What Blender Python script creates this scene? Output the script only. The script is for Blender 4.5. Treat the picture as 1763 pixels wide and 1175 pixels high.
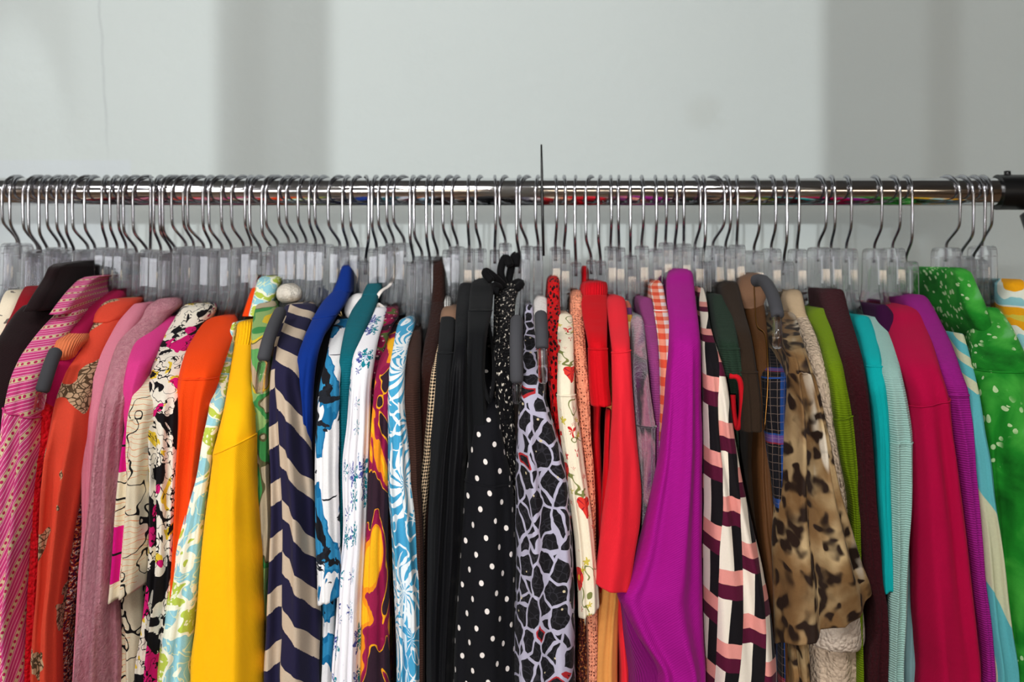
import bpy, bmesh, math, random
from mathutils import Vector, noise

# ------------------------------------------------------------------ camera, light, exposure
for o in list(bpy.data.objects): bpy.data.objects.remove(o)
SC = bpy.context.scene; COL = SC.collection
F, CX, HY, ZR, CAMZ = 1692.0, 881.0, 440.0, 1.10, 1.50     # focal length in px, vanishing point, camera-to-rail distance, eye height
WALL_Y = 0.28
cd = bpy.data.cameras.new('camera'); cam = bpy.data.objects.new('camera', cd); COL.objects.link(cam)
cam.location = (0, -ZR, CAMZ); cam.rotation_euler = (math.pi/2, 0, 0)
cd.sensor_width = 36; cd.lens = 36*F/1763.0
cd.shift_y = -(587.5-HY)/1763.0; cd.shift_x = (881.5-CX)/1763.0
cd.clip_start = 0.05; cd.dof.use_dof = True; cd.dof.focus_distance = 0.93; cd.dof.aperture_fstop = 4.0
SC.camera = cam
SC.view_settings.view_transform = 'Standard'; SC.view_settings.look = 'None'
SC.view_settings.gamma = 1.0; SC.view_settings.exposure = 0.27; SC.view_settings.use_curve_mapping = False
SC.cycles.max_bounces = 24; SC.cycles.diffuse_bounces = 3; SC.cycles.glossy_bounces = 4
SC.cycles.transparent_max_bounces = 96; SC.cycles.transmission_bounces = 24
SC.cycles.sample_clamp_indirect = 6.0; SC.cycles.caustics_reflective = False; SC.cycles.caustics_refractive = False

W = bpy.data.worlds.new('shop_daylight'); SC.world = W; W.use_nodes = True
W.node_tree.nodes['Background'].inputs[0].default_value = (0.90, 0.95, 1.0, 1); W.node_tree.nodes['Background'].inputs[1].default_value = 0.25

def aim(o, t): o.rotation_euler = (Vector(t)-o.location).to_track_quat('-Z', 'Y').to_euler()
def lamp(name, kind, loc, target, energy, color, **kw):
    l = bpy.data.lights.new(name, kind); l.energy = energy; l.color = color
    for k, v in kw.items(): setattr(l, k, v)
    o = bpy.data.objects.new(name, l); COL.objects.link(o); o.location = loc; aim(o, target); return o
AX, BX = -0.9, 1.2
lamp('daylight_lamp_west', 'SPOT', (AX, -4.45, 1.74), (0.24, 0.28, 1.55), 245, (0.97, 0.99, 1.0), spot_size=0.62, spot_blend=0.9, shadow_soft_size=0.022)
lamp('daylight_lamp_east', 'SPOT', (BX, -4.45, 1.74), (-.1, 0.28, 1.5), 62, (0.93, 0.97, 1.0), spot_size=1.0, spot_blend=0.8, shadow_soft_size=0.022)
lamp('wall_wash_spot', 'SPOT', (-0.83, -0.12, 2.85), (-0.680, 0.28, 1.66), 20, (0.92, 0.97, 1.0), spot_size=0.12, spot_blend=0.7, shadow_soft_size=0.01)
CEIL = [(-1.9, -1.9, 1.1, .30, .10), (-1.15, -1.65, 1.1, .30, .10), (0.06, -1.65, 1.5, 1.15, .045), (-1.4, -3.1, 1.3, .30, .10), (-0.3, -3.1, 1.15, .30, .10)]
for x, y, e, sx, sy in CEIL:
    lamp('ceiling_lamp_glow', 'AREA', (x, y, 2.78), (x*0.6, -0.1, 1.3), 9.0*e, (0.985, 0.99, 0.99), shape='RECTANGLE', size=sx, size_y=sy)

# ------------------------------------------------------------------ material language
def srgb(h):
    if isinstance(h, str):
        h = h.lstrip('#'); c = [int(h[i:i+2], 16)/255 for i in (0, 2, 4)]
    else: c = [v/255 for v in h]
    return tuple((v/12.92 if v <= .04045 else ((v+.055)/1.055)**2.4) for v in c)
ALB = 1.0
class G:
    """A material being put together node by node."""
    def __init__(s, name, rough=0.85, sheen=0.04, spec=0.12, metal=0.0):
        s.m = bpy.data.materials.new(name); s.m.use_nodes = True; s.nt = s.m.node_tree; s.N = s.nt.nodes
        s.b = s.N['Principled BSDF']; s.b.inputs['Roughness'].default_value = rough; s.b.inputs['Metallic'].default_value = metal
        s.b.inputs['Sheen Weight'].default_value = sheen; s.b.inputs['Sheen Roughness'].default_value = 0.4
        s.b.inputs['Specular IOR Level'].default_value = spec
        s._uv = None; s._h = []
    def put(s, sock, v):
        if isinstance(v, bpy.types.NodeSocket): s.nt.links.new(v, sock)
        elif v is not None:
            if sock.type == 'RGBA' and not isinstance(v, (int, float)): v = tuple(v)[:3]+(1,)
            sock.default_value = v
    def uvs(s):
        if s._uv is None:
            t = s.N.new('ShaderNodeUVMap'); t.uv_map = 'UVMap'
            q = s.N.new('ShaderNodeSeparateXYZ'); s.nt.links.new(t.outputs[0], q.inputs[0])
            s._uv = (t.outputs[0], q.outputs[0], q.outputs[1])
        return s._uv
    @property
    def uv(s): return s.uvs()[0]
    @property
    def u(s): return s.uvs()[1]
    @property
    def v(s): return s.uvs()[2]
    def ma(s, op, a, b=None, c=None):
        n = s.N.new('ShaderNodeMath'); n.operation = op
        for i, x in enumerate((a, b, c)):
            if x is not None: s.put(n.inputs[i], x)
        return n.outputs[0]
    def xyz(s, x, y, z=0.0):
        n = s.N.new('ShaderNodeCombineXYZ')
        for i, q in enumerate((x, y, z)): s.put(n.inputs[i], q)
        return n.outputs[0]
    def rot(s, ang, vec=None):
        """uv turned by ang degrees -> (x, y) sockets"""
        a = math.radians(ang); c, q = math.cos(a), math.sin(a)
        x = s.ma('ADD', s.ma('MULTIPLY', s.u, c), s.ma('MULTIPLY', s.v, q))
        y = s.ma('SUBTRACT', s.ma('MULTIPLY', s.v, c), s.ma('MULTIPLY', s.u, q))
        return x, y
    def noise(s, scale, detail=2, dist=0.0, vec=None, rough=0.5, off=0.0):
        n = s.N.new('ShaderNodeTexNoise'); v = vec or s.uv
        if off:
            a = s.N.new('ShaderNodeVectorMath'); a.operation = 'ADD'; s.nt.links.new(v, a.inputs[0]); a.inputs[1].default_value = (off, off*1.7, off*.3); v = a.outputs[0]
        s.put(n.inputs['Vector'], v); n.inputs['Scale'].default_value = scale; n.inputs['Detail'].default_value = detail
        n.inputs['Distortion'].default_value = dist; n.inputs['Roughness'].default_value = rough
        return n.outputs[0], n.outputs[1]
    def voro(s, scale, feat='F1', rnd=1.0, vec=None):
        n = s.N.new('ShaderNodeTexVoronoi'); s.last = n; n.feature = feat; s.put(n.inputs['Vector'], vec or s.uv)
        n.inputs['Scale'].default_value = scale; n.inputs['Randomness'].default_value = rnd
        return n.outputs['Distance'], (n.outputs['Color'] if 'Color' in n.outputs else None)
    def local(s, scale, vec=None, rnd=1.0):
        """offset from the nearest scattered point -> (dx, dy, r, random colour), in cells"""
        d, c = s.voro(scale, vec=vec, rnd=rnd); p = s.last.outputs['Position']
        a = s.N.new('ShaderNodeVectorMath'); a.operation = 'SUBTRACT'; s.nt.links.new(vec or s.uv, a.inputs[0]); s.nt.links.new(p, a.inputs[1])
        q = s.N.new('ShaderNodeSeparateXYZ'); s.nt.links.new(a.outputs[0], q.inputs[0])
        k = s.N.new('ShaderNodeSeparateXYZ'); s.nt.links.new(c, k.inputs[0])
        return s.ma('MULTIPLY', q.outputs[0], scale), s.ma('MULTIPLY', q.outputs[1], scale), d, k.outputs
    def warp(s, amt, scale, vec=None, off=0.0, detail=1):
        """uv pushed about by noise"""
        c = s.noise(scale, detail, off=off, vec=vec)[1]
        a = s.N.new('ShaderNodeVectorMath'); a.operation = 'MULTIPLY_ADD'; s.nt.links.new(c, a.inputs[0])
        a.inputs[1].default_value = (amt, amt, 0); s.nt.links.new(vec or s.uv, a.inputs[2]); return a.outputs[0]
    def scl(s, x, y, vec=None):
        a = s.N.new('ShaderNodeVectorMath'); a.operation = 'MULTIPLY'; s.nt.links.new(vec or s.uv, a.inputs[0]); a.inputs[1].default_value = (x, y, 1); return a.outputs[0]
    def step(s, x, edge, soft=0.0):
        if soft <= 0: return s.ma('GREATER_THAN', x, edge)
        n = s.N.new('ShaderNodeMapRange'); n.interpolation_type = 'SMOOTHSTEP'; s.put(n.inputs[0], x)
        n.inputs[1].default_value = edge-soft; n.inputs[2].default_value = edge+soft; return n.outputs[0]
    def less(s, x, e, soft=0.0): return s.ma('SUBTRACT', 1.0, s.step(x, e, soft))
    def frac(s, x, period): return s.ma('FRACT', s.ma('DIVIDE', x, period))
    def tri(s, x, period): return s.ma('ABSOLUTE', s.ma('SUBTRACT', s.frac(x, period), 0.5))      # 0 .. 0.5
    def both(s, a, b): return s.ma('MULTIPLY', a, b)
    def either(s, a, b): return s.ma('MAXIMUM', a, b)
    def rgb(s, c):
        c = srgb(c) if isinstance(c, str) else c
        return tuple(x*ALB for x in c)
    def mix(s, fac, a, b):
        n = s.N.new('ShaderNodeMix'); n.data_type = 'RGBA'; s.put(n.inputs[0], fac)
        s.put(n.inputs[6], s.rgb(a) if isinstance(a, str) else a); s.put(n.inputs[7], s.rgb(b) if isinstance(b, str) else b)
        return n.outputs[2]
    def ramp(s, fac, stops, const=True):
        n = s.N.new('ShaderNodeValToRGB'); r = n.color_ramp; r.interpolation = 'CONSTANT' if const else 'LINEAR'
        while len(r.elements) > 1: r.elements.remove(r.elements[-1])
        r.elements[0].position = stops[0][0]; r.elements[0].color = s.rgb(stops[0][1])+(1,)
        for p, c in stops[1:]:
            e = r.elements.new(p); e.color = s.rgb(c)+(1,)
        s.put(n.inputs[0], fac); return n.outputs[0]
    def height(s, x, k): s._h.append((x, k))
    def weave(s, kind):
        if kind == 'knit':
            a = s.ma('SINE', s.ma('MULTIPLY', s.v, 2*math.pi/0.0016)); b = s.ma('SINE', s.ma('MULTIPLY', s.u, 2*math.pi/0.0016))
            s.height(s.ma('MULTIPLY', a, b), .00016)
        elif kind == 'rib':
            s.height(s.ma('SINE', s.ma('MULTIPLY', s.u, 2*math.pi/0.0028)), .0005)
        elif kind == 'course':
            s.height(s.ma('SINE', s.ma('MULTIPLY', s.v, 2*math.pi/0.0022)), .00028); s.height(s.noise(700, 2)[0], .0005)
        elif kind == 'twill':
            x, y = s.rot(35); s.height(s.ma('SINE', s.ma('MULTIPLY', y, 2*math.pi/0.0019)), .00012)
        elif kind == 'chunky':
            d = s.voro(260)[0]; s.height(d, -.0030); s.height(s.noise(420, 3)[0], .0020)
        elif kind == 'fuzz':
            s.height(s.noise(280, 4, rough=.7)[0], .0060)
        elif kind == 'cloth': s.height(s.noise(900, 2)[0], .0004)
        s.height(s.noise(34, 3)[0], .0006)
    def done(s, color, weave='cloth', var=0.10):
        if isinstance(color, str): color = s.rgb(color)
        if var:
            n = s.noise(330 if weave in ('fuzz', 'chunky') else 420, 3, rough=.75)[0]
            hv = s.N.new('ShaderNodeHueSaturation'); s.put(hv.inputs['Color'], color)
            s.put(hv.inputs['Value'], s.ma('MULTIPLY_ADD', n, 2*var, 1-var)); color = hv.outputs[0]
        s.put(s.b.inputs['Base Color'], color); s.weave(weave)
        if s._h:
            t = None
            for x, k in s._h:
                q = s.ma('MULTIPLY', x, k); t = q if t is None else s.ma('ADD', t, q)
            n = s.N.new('ShaderNodeBump'); n.inputs['Strength'].default_value = 0.8; n.inputs['Distance'].default_value = 1.0
            s.put(n.inputs['Height'], t); s.nt.links.new(n.outputs[0], s.b.inputs['Normal'])
        return s.m
def plain(name, c, weave='cloth', var=.1, **kw): return G(name, **kw).done(c, weave, var)
def simple(name, c, rough=.5, metal=0.0, spec=.5):
    g = G(name, rough, 0, spec, metal); g.b.inputs['Base Color'].default_value = srgb(c)+(1,); return g.m

# ---- fixed materials
CHROME = simple('chrome', '#e8e8ea', .07, 1.0); WIRE = simple('steel_wire', '#b4b4b9', .20, 1.0)
BLACKP = simple('black_plastic', '#0c0c0d', .35); FOAM = plain('grey_foam', '#47474b', 'fuzz', .4)
def clear_plastic():
    m = bpy.data.materials.new('clear_plastic'); m.use_nodes = True; nt = m.node_tree; N = nt.nodes; N.remove(N['Principled BSDF'])
    tr = N.new('ShaderNodeBsdfTransparent'); tr.inputs[0].default_value = (.985, .985, .99, 1)
    gl = N.new('ShaderNodeBsdfGlass'); gl.inputs['Roughness'].default_value = .02; gl.inputs['IOR'].default_value = 1.58; gl.inputs[0].default_value = (.99, .985, 1, 1)
    mx = N.new('ShaderNodeMixShader'); mx.inputs[0].default_value = .62
    nt.links.new(tr.outputs[0], mx.inputs[1]); nt.links.new(gl.outputs[0], mx.inputs[2])
    nt.links.new(mx.outputs[0], N['Material Output'].inputs[0]); return m
CLEAR = clear_plastic()
def emitter(name, c, k):
    m = bpy.data.materials.new(name); m.use_nodes = True; b = m.node_tree.nodes['Principled BSDF']
    b.inputs['Base Color'].default_value = (0, 0, 0, 1); b.inputs['Emission Color'].default_value = tuple(c)+(1,); b.inputs['Emission Strength'].default_value = k; return m

# ------------------------------------------------------------------ object helpers
def link(name, bm, m, parent=None, smooth=True, loc=(0, 0, 0)):
    me = bpy.data.meshes.new(name); bm.to_mesh(me); bm.free()
    if smooth: me.polygons.foreach_set('use_smooth', [True]*len(me.polygons))
    if m: me.materials.append(m)
    o = bpy.data.objects.new(name, me); COL.objects.link(o); o.location = loc
    if parent: o.parent = parent
    return o
def tag(o, label=None, cat=None, group=None, kind=None):
    for k, v in (('label', label), ('category', cat), ('group', group), ('kind', kind)):
        if v: o[k] = v
    return o
def box(bm, a, b, bev=0.0):
    r = bmesh.ops.create_cube(bm, size=1.0); vs = r['verts']
    for v in vs: v.co = Vector([(a[i]+b[i])/2+v.co[i]*(b[i]-a[i]) for i in range(3)])
    if bev:
        es = list({e for v in vs for e in v.link_edges}); bmesh.ops.bevel(bm, geom=es, offset=bev, segments=2, affect='EDGES', profile=.5)
    return bm
def struct(name, boxes, m):
    bm = bmesh.new()
    for a, b in boxes: box(bm, a, b)
    return tag(link(name, bm, m, smooth=False), kind='structure')
def cyl_x(bm, x0, x1, y, z, r, n=32):
    rings = []
    for x in (x0, x1): rings.append([bm.verts.new((x, y+r*math.cos(2*math.pi*k/n), z+r*math.sin(2*math.pi*k/n))) for k in range(n)])
    for k in range(n): bm.faces.new((rings[0][k], rings[0][(k+1) % n], rings[1][(k+1) % n], rings[1][k]))
    for f in (bm.faces.new(rings[0][::-1]), bm.faces.new(rings[1])):
        for e in f.edges: e.smooth = False
def smoothpath(pts, n=6):
    out = []
    for i in range(len(pts)-1):
        p0, p1, p2, p3 = (Vector(pts[max(i-1, 0)]), Vector(pts[i]), Vector(pts[i+1]), Vector(pts[min(i+2, len(pts)-1)]))
        for k in range(n):
            t = k/n; out.append(.5*((2*p1)+(-p0+p2)*t+(2*p0-5*p1+4*p2-p3)*t*t+(-p0+3*p1-3*p2+p3)*t**3))
    out.append(Vector(pts[-1])); return out
def tube(bm, path, r, n=8, flat=1.0, side=None):
    """tube along a path; r a number or list; flat squashes it along 'side'"""
    rings = []; up = Vector((0.31, 0.95, 0.05)) if side is None else Vector(side)
    for i, p in enumerate(path):
        p = Vector(p); t = (Vector(path[min(i+1, len(path)-1)])-Vector(path[max(i-1, 0)])).normalized()
        a = (up-t*up.dot(t)).normalized(); b = t.cross(a); rr = r[i] if isinstance(r, (list, tuple)) else r
        rings.append([bm.verts.new(p+a*rr*flat*math.cos(2*math.pi*k/n)+b*rr*math.sin(2*math.pi*k/n)) for k in range(n)])
    for i in range(len(rings)-1):
        for k in range(n): bm.faces.new((rings[i][k], rings[i][(k+1) % n], rings[i+1][(k+1) % n], rings[i+1][k]))
    bm.faces.new(rings[0][::-1]); bm.faces.new(rings[-1])
    uv = bm.loops.layers.uv.verify(); pos = {v: (k*2*math.pi*.004/n, .004*i) for i, rg in enumerate(rings) for k, v in enumerate(rg)}
    for f in bm.faces:
        for lp in f.loops:
            if lp.vert in pos: lp[uv].uv = pos[lp.vert]
    return bm
def at(px, py, off):
    """the point seen at pixel (px, py), 'off' metres nearer than the rail"""
    d = ZR-off; return Vector(((px-CX)*d/F, -off, CAMZ+(HY-py)*d/F))

# ------------------------------------------------------------------ the room
def wall_paint():
    g = G('white_wall_paint', .75, 0, .3)
    gm = g.N.new('ShaderNodeNewGeometry'); q = g.N.new('ShaderNodeSeparateXYZ'); g.nt.links.new(gm.outputs['Position'], q.inputs[0])
    P, X, Z = gm.outputs['Position'], q.outputs[0], q.outputs[2]
    base = g.mix(g.noise(5, 3, vec=P)[0], '#bfc7c5', '#c4ccca')
    # hairline crack
    wob = g.ma('MULTIPLY_ADD', g.noise(28, 3, vec=g.xyz(0, 0, Z))[0], .010, -.005)
    cxp = g.ma('ADD', g.ma('ADD', wob, -.579), g.ma('MULTIPLY', g.ma('SUBTRACT', 1.86, Z), .055))
    wd = g.ma('MULTIPLY_ADD', g.noise(60, 2, vec=P)[0], .0024, .0002)
    cr = g.both(g.less(g.ma('ABSOLUTE', g.ma('SUBTRACT', X, cxp)), .0016, .0012), g.step(Z, 1.66, .05))
    base = g.mix(g.ma('MULTIPLY', cr, g.ma('MULTIPLY_ADD', wd, 110, .12)), base, '#8f959a')
    # scuff
    dx, dz = g.ma('DIVIDE', g.ma('SUBTRACT', X, .272), .030), g.ma('DIVIDE', g.ma('SUBTRACT', Z, 1.70), .026)
    r = g.ma('SQRT', g.ma('ADD', g.ma('MULTIPLY', dx, dx), g.ma('MULTIPLY', dz, dz)))
    sc = g.both(g.less(r, .9, .5), g.step(g.noise(34, 3, vec=P)[0], .50, .10))
    base = g.mix(g.ma('MULTIPLY', sc, .22), base, '#a9aca4')
    # slightly bluer patch low on the left
    pa = g.both(g.less(X, -.535, .002), g.less(Z, 1.634, .002))
    base = g.mix(g.ma('MULTIPLY', pa, .35), base, '#c3cad4')
    g.put(g.b.inputs['Base Color'], base)
    bp = g.N.new('ShaderNodeBump'); bp.inputs['Strength'].default_value = .12; bp.inputs['Distance'].default_value = .01
    g.nt.links.new(g.noise(60, 4, vec=P)[0], bp.inputs['Height']); g.nt.links.new(bp.outputs[0], g.b.inputs['Normal'])
    return g.m
PAINT = wall_paint(); PLASTER = simple('warm_plaster', '#c9b7a4', .9, 0, .2)
struct('wall_back', [((-3, WALL_Y, 0), (3, WALL_Y+.12, 2.9))], PAINT)
def floor_mat():
    g = G('wood_floor', .5, 0, .4); gm = g.N.new('ShaderNodeNewGeometry')
    n = g.noise(3, 4, vec=g.scl(1, 12, gm.outputs['Position']))[0]
    g.put(g.b.inputs['Base Color'], g.mix(n, '#5f4a3a', '#8a6e56')); return g.m
struct('floor', [((-3, -5, -.1), (3, WALL_Y, 0))], floor_mat())
struct('ceiling', [((-3, -5, 2.9), (3, WALL_Y, 3.0))], simple('grey_ceiling', '#6e6e6e', .9, 0, .2))
struct('wall_left', [((-3.1, -5, 0), (-3, WALL_Y, 2.9))], PLASTER)
struct('wall_right', [((3, -5, 0), (3.1, WALL_Y, 2.9))], simple('brown_plaster', '#8a7462', .9, 0, .2))
struct('wall_front', [((-3, -5.1, 0), (3, -5, 1.5)), ((-3, -5.1, 2.2), (3, -5, 2.9)), ((-3, -5.1, 1.5), (-2.7, -5, 2.2)),
                      ((-1.0, -5.1, 1.5), (3, -5, 2.2))], PLASTER)
struct('window_1', [((-2.7, -5.08, 1.5), (-1.0, -5.06, 2.2))], emitter('daylight_pane', (.95, .97, 1.0), 5.0))
LAMPM = simple('lamp_housing', '#2a2a2a', .5); DIFF = emitter('lamp_diffuser', (1.0, .93, .84), 20)
POST = simple('painted_panel', '#b4aea6', .8, 0, .2)
bm = bmesh.new(); box(bm, (-.95, -4.995, 1.92), (2.6, -4.93, 2.24), .01)
nb = tag(link('glow_panel', bm, POST, smooth=False), 'long warm lightbox added behind the photographer for warm reflections', 'glow_panel')  # added glowing panel, puts warm highlights on the hangers and rail
bm = bmesh.new(); box(bm, (-.92, -4.935, 1.98), (2.57, -4.92, 2.18)); link('lit_panel', bm, emitter('lit_panel', (1.0, .80, .58), 6.5), nb, smooth=False)
# unseen posts added behind the camera to cast shadow bands on the wall
def post(n, lx, w0, w1, th=.03):
    """a floor-to-ceiling post at y = -1.6, wide enough to shade the back wall from w0 to w1 against the daylight lamp at lx"""
    k = 2.85/4.73; struct('light_blocker_%d' % n, [((lx+(w0-lx)*k, -1.6-th/2, 0), (lx+(w1-lx)*k, -1.6+th/2, 2.9))], POST)
post(1, AX, -.4127, -.2577); post(2, AX, .4437, .76); post(3, BX, -.384, -.350); post(4, BX, .586, .628)
for k, (x, y, e, sx, sy) in enumerate(CEIL):
    bm = bmesh.new(); box(bm, (x-sx/2-.02, y-sy/2-.02, 2.80), (x+sx/2+.02, y+sy/2+.02, 2.90), .006)
    lm = link('ceiling_lamp', bm, LAMPM, smooth=False)
    if sx > .5: tag(lm, 'long narrow warm ceiling strip lamp in the aisle behind the photographer', 'ceiling lamp')
    else: tag(lm, 'warm rectangular ceiling lamp in the aisle behind the photographer', 'ceiling lamp', 'aisle ceiling lamps')
    bm = bmesh.new(); box(bm, (x-sx/2, y-sy/2, 2.792), (x+sx/2, y+sy/2, 2.80)); link('diffuser', bm, DIFF, lm, smooth=False)

# ------------------------------------------------------------------ the rail
RODZ, RODR = CAMZ+(HY-330.5)*ZR/F, .0157
XR = (1716-CX)*ZR/F
bm = bmesh.new(); cyl_x(bm, -1.15, XR+.03, 0, RODZ, RODR, 48)
rail = tag(link('clothes_rail', bm, CHROME), 'shiny chrome clothes rail carrying every hanger', 'clothes rail')
bm = bmesh.new()
cyl_x(bm, XR, XR+.085, 0, RODZ-.0005, .0198, 40)
bmesh.ops.bevel(bm, geom=[e for e in bm.edges if e.calc_face_angle(0) > 1], offset=.003, segments=2, affect='EDGES')
cap = link('end_cap', bm, BLACKP, rail)
bm = bmesh.new(); tube(bm, [(XR+.012, 0, RODZ+.016), (XR+.012, 0, RODZ+.0232), (XR+.012, 0, RODZ+.0236)], [.0036, .0036, .002], 12)
link('screw', bm, BLACKP, cap)
bm = bmesh.new(); tube(bm, [(XR+.075, 0, RODZ-.01), (XR+.045, 0, RODZ-.03), (XR+.060, 0, RODZ-.08), (XR+.062, 0, 1.2), (XR+.062, 0, .03)], [.017, .018, .015, .014, .014], 16)
link('upright', bm, BLACKP, rail)
bm = bmesh.new(); tube(bm, [(-1.13, 0, RODZ), (-1.13, 0, 1.2), (-1.13, 0, .03)], .016, 16); link('upright', bm, BLACKP, rail)
for x in (XR+.062, -1.13):
    bm = bmesh.new(); box(bm, (x-.02, -.26, 0), (x+.02, .24, .035), .006); link('foot', bm, BLACKP, rail, smooth=False)

# ------------------------------------------------------------------ hangers
# near side of the wire (px), bottom of the wire (px), top of the plastic (px)
HOOKS = []
for x0, rows in ((0, '12 160 740/90 178 760/205 350 800/258 378 830/358 445 840/428 548 780/520 612 800/605 682 830/655 812 800/775 875 800/935 985 780/1010 1078 790/1088 1160 790/1128 1258 830/1215 1355 830/1380 1382 800/1412 1480 810/1465 1578 830/1490 1622 830/1570 1712 775'),
                 (300, '80 180 770/115 275 790/262 343 790/310 443 800/430 528 800/520 640 780/650 710 770/690 795 820/800 915 850/835 955 770/955 1055 740/1025 1132 740/1135 1215 740/1238 1303 750/1290 1382 750/1410 1525 770/1545 1597 790/1618 1692 780'),
                 (600, '185 160 900/215 258 790/270 355 770/350 418 740/408 515 740/565 600 910/600 678 860/715 745 890/770 822 860/865 935 800/948 1003 770/1098 1110 790/1168 1213 790/1352 1345 800/1388 1443 740/1545 1575 890/1575 1645 765/1720 1745 770'),
                 (900, '312 300 775/395 380 800/480 488 915/580 630 895/695 715 905/815 808 770/880 885 780/990 990 850/1110 1092 765/1230 1218 790/1322 1313 735/1418 1398 780/1482 1480 745/1635 1583 780/1680 1655 905'),
                 (1200, '260 145 765/310 262 780/375 365 755/575 523 810/725 682 790/828 800 905/940 920 795/1190 1115 780/1270 1232 785/1420 1372 790/1700 1630 790'),
                 (1433, '625 553 785/735 675 905/1180 1045 780/1300 1180 860/1405 1293 890/1470 1375 765')):
    for r in rows.split('/'):
        a, b, c = (float(v) for v in r.split()); HOOKS.append((x0+a/5.34, x0+b/5.34, 280+c/5.34))
HOOKS.sort(key=lambda h: h[1])
HR, WR = .0210, .00172
def hook_mesh(a, zt, zc, lean):
    pts = [(0, 0, zt-.016), (0, 0, zt-.004), (0, -.001, zt+.004), (0, -.006, zt+.010), (0, -.0155, zt+.0185), (0, -.0195, zt+.0245), (0, -.0205, zt+.034), (0, -HR, zc-.01)]
    p = smoothpath(pts, 4)
    for k in range(0, 13):
        t = 1.03*math.pi*k/12.; p.append(Vector((0, -HR*math.cos(t), zc+HR*math.sin(t))))
    p.append(p[-1]+Vector((0, .0005, -.003)))
    c, s = math.cos(a), math.sin(a); out = []
    for i, q in enumerate(p):
        t = min(1, max(0, (q.z-zt-.003)/.024)) if i < 29 else 1; out.append(Vector((-q.y*s+lean*t*t*(3-2*t), q.y*c, q.z)))
    bm = bmesh.new(); tube(bm, out, WR, 8, side=(c, s, 0)); return bm
def outline(deep):
    h = [(0, 0), (.018, 0), (.0225, -.003), (.0245, -.009), (.0262, -.040), (.031, -.056), (.044, -.073), (.068, -.092), (.095, -.109), (.112, -.119), (.117, -.126), (.112, -.131)]
    l = [(.095, -.124), (.070, -.110), (.045, -.097), (.025, -.090), (0, -.088)]
    o = smoothpath([(y, z, 0) for y, z in h], 2)[:-1]+smoothpath([(y, z, 0) for y, z in h[-1:]+l], 2)
    right = [(p.x, p.y) for p in o]; return right+[(-y, z) for y, z in right[-2:0:-1]]
def body_mesh():
    bm = bmesh.new(); o = outline(0); n = len(o); hw, th = .0053, .0019
    inner = []
    for i in range(n):
        a, b = Vector(o[i-1]), Vector(o[(i+1) % n]); t = (b-a).normalized(); nm = Vector((t.y, -t.x))
        inner.append(tuple(Vector(o[i])+nm*th))
    rings = []
    edge = [tuple(Vector(p)*.7+Vector(q)*.3) for p, q in zip(o, inner)]
    for pts, x in ((edge, -hw), (o, -hw*.72), (o, hw*.72), (edge, hw), (inner, hw*.9), (inner, -hw*.9)): rings.append([bm.verts.new((x, y, z)) for y, z in pts])
    for j in range(6):
        A, B = rings[j], rings[(j+1) % 6]
        for i in range(n): bm.faces.new((A[i], A[(i+1) % n], B[(i+1) % n], B[i]))
    for x in (-.0009, .0009): bm.faces.new([bm.verts.new((x, y, z)) for y, z in inner])
    box(bm, (-hw*.85, -.0225, -.0125), (hw*.85, -.006, -.0110)); box(bm, (-hw*.85, .006, -.0125), (hw*.85, .0225, -.0110))
    box(bm, (-hw*.8, -.0255, -.0475), (hw*.8, -.010, -.0460)); box(bm, (-.0028, -.0028, -.030), (.0028, .0028, -.001)); bmesh.ops.recalc_face_normals(bm, faces=bm.faces)
    me = bpy.data.meshes.new('hanger_body'); bm.to_mesh(me); bm.free(); me.materials.append(CLEAR); return me
BODY = body_mesh()
ORD = 'first second third fourth fifth sixth seventh eighth ninth tenth eleventh twelfth thirteenth fourteenth fifteenth sixteenth seventeenth eighteenth nineteenth'.split()
TENS = {2: 'twenty', 3: 'thirty', 4: 'forty'}
def ordinal(n):
    if n < 20: return ORD[n-1]
    t, u = divmod(n, 10); return (TENS[t][:-1]+'ieth') if u == 0 else TENS[t]+'-'+ORD[u-1]
HANG = []
zc = RODZ+RODR+WR-HR+.0003
for i, (xv, xn, yt) in enumerate(HOOKS):
    X = (xn-CX)*ZR/F; zt = CAMZ+(HY-yt)*ZR/F
    dx = (xv-CX)*(ZR-HR)/F-X; a = math.asin(max(-.46, min(.46, dx/HR))); lean = dx-HR*math.sin(a)
    e = bpy.data.objects.new('clothes_hanger', None); COL.objects.link(e); e.location = (X, 0, zt); e.empty_display_size = .02
    low = yt > 440
    h = link('hook', hook_mesh(a, 0, zc-zt, lean), WIRE, e); h['label'] = 'shiny steel wire hook'
    b = bpy.data.objects.new('hanger_body', BODY); COL.objects.link(b); b.parent = e; b.rotation_euler.z = max(-.14, min(.14, a*.25))
    n = len(HOOKS)
    where = ordinal(i+1)+' from the left end of the rail' if i < n/2 else ordinal(n-i)+' from the right end of the rail'
    tag(e, 'clear plastic hanger with steel hook, '+where, 'clothes hanger', 'clear hangers on the rail')
    HANG.append(dict(o=e, X=X, zt=zt, where=where, used=None))

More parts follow.
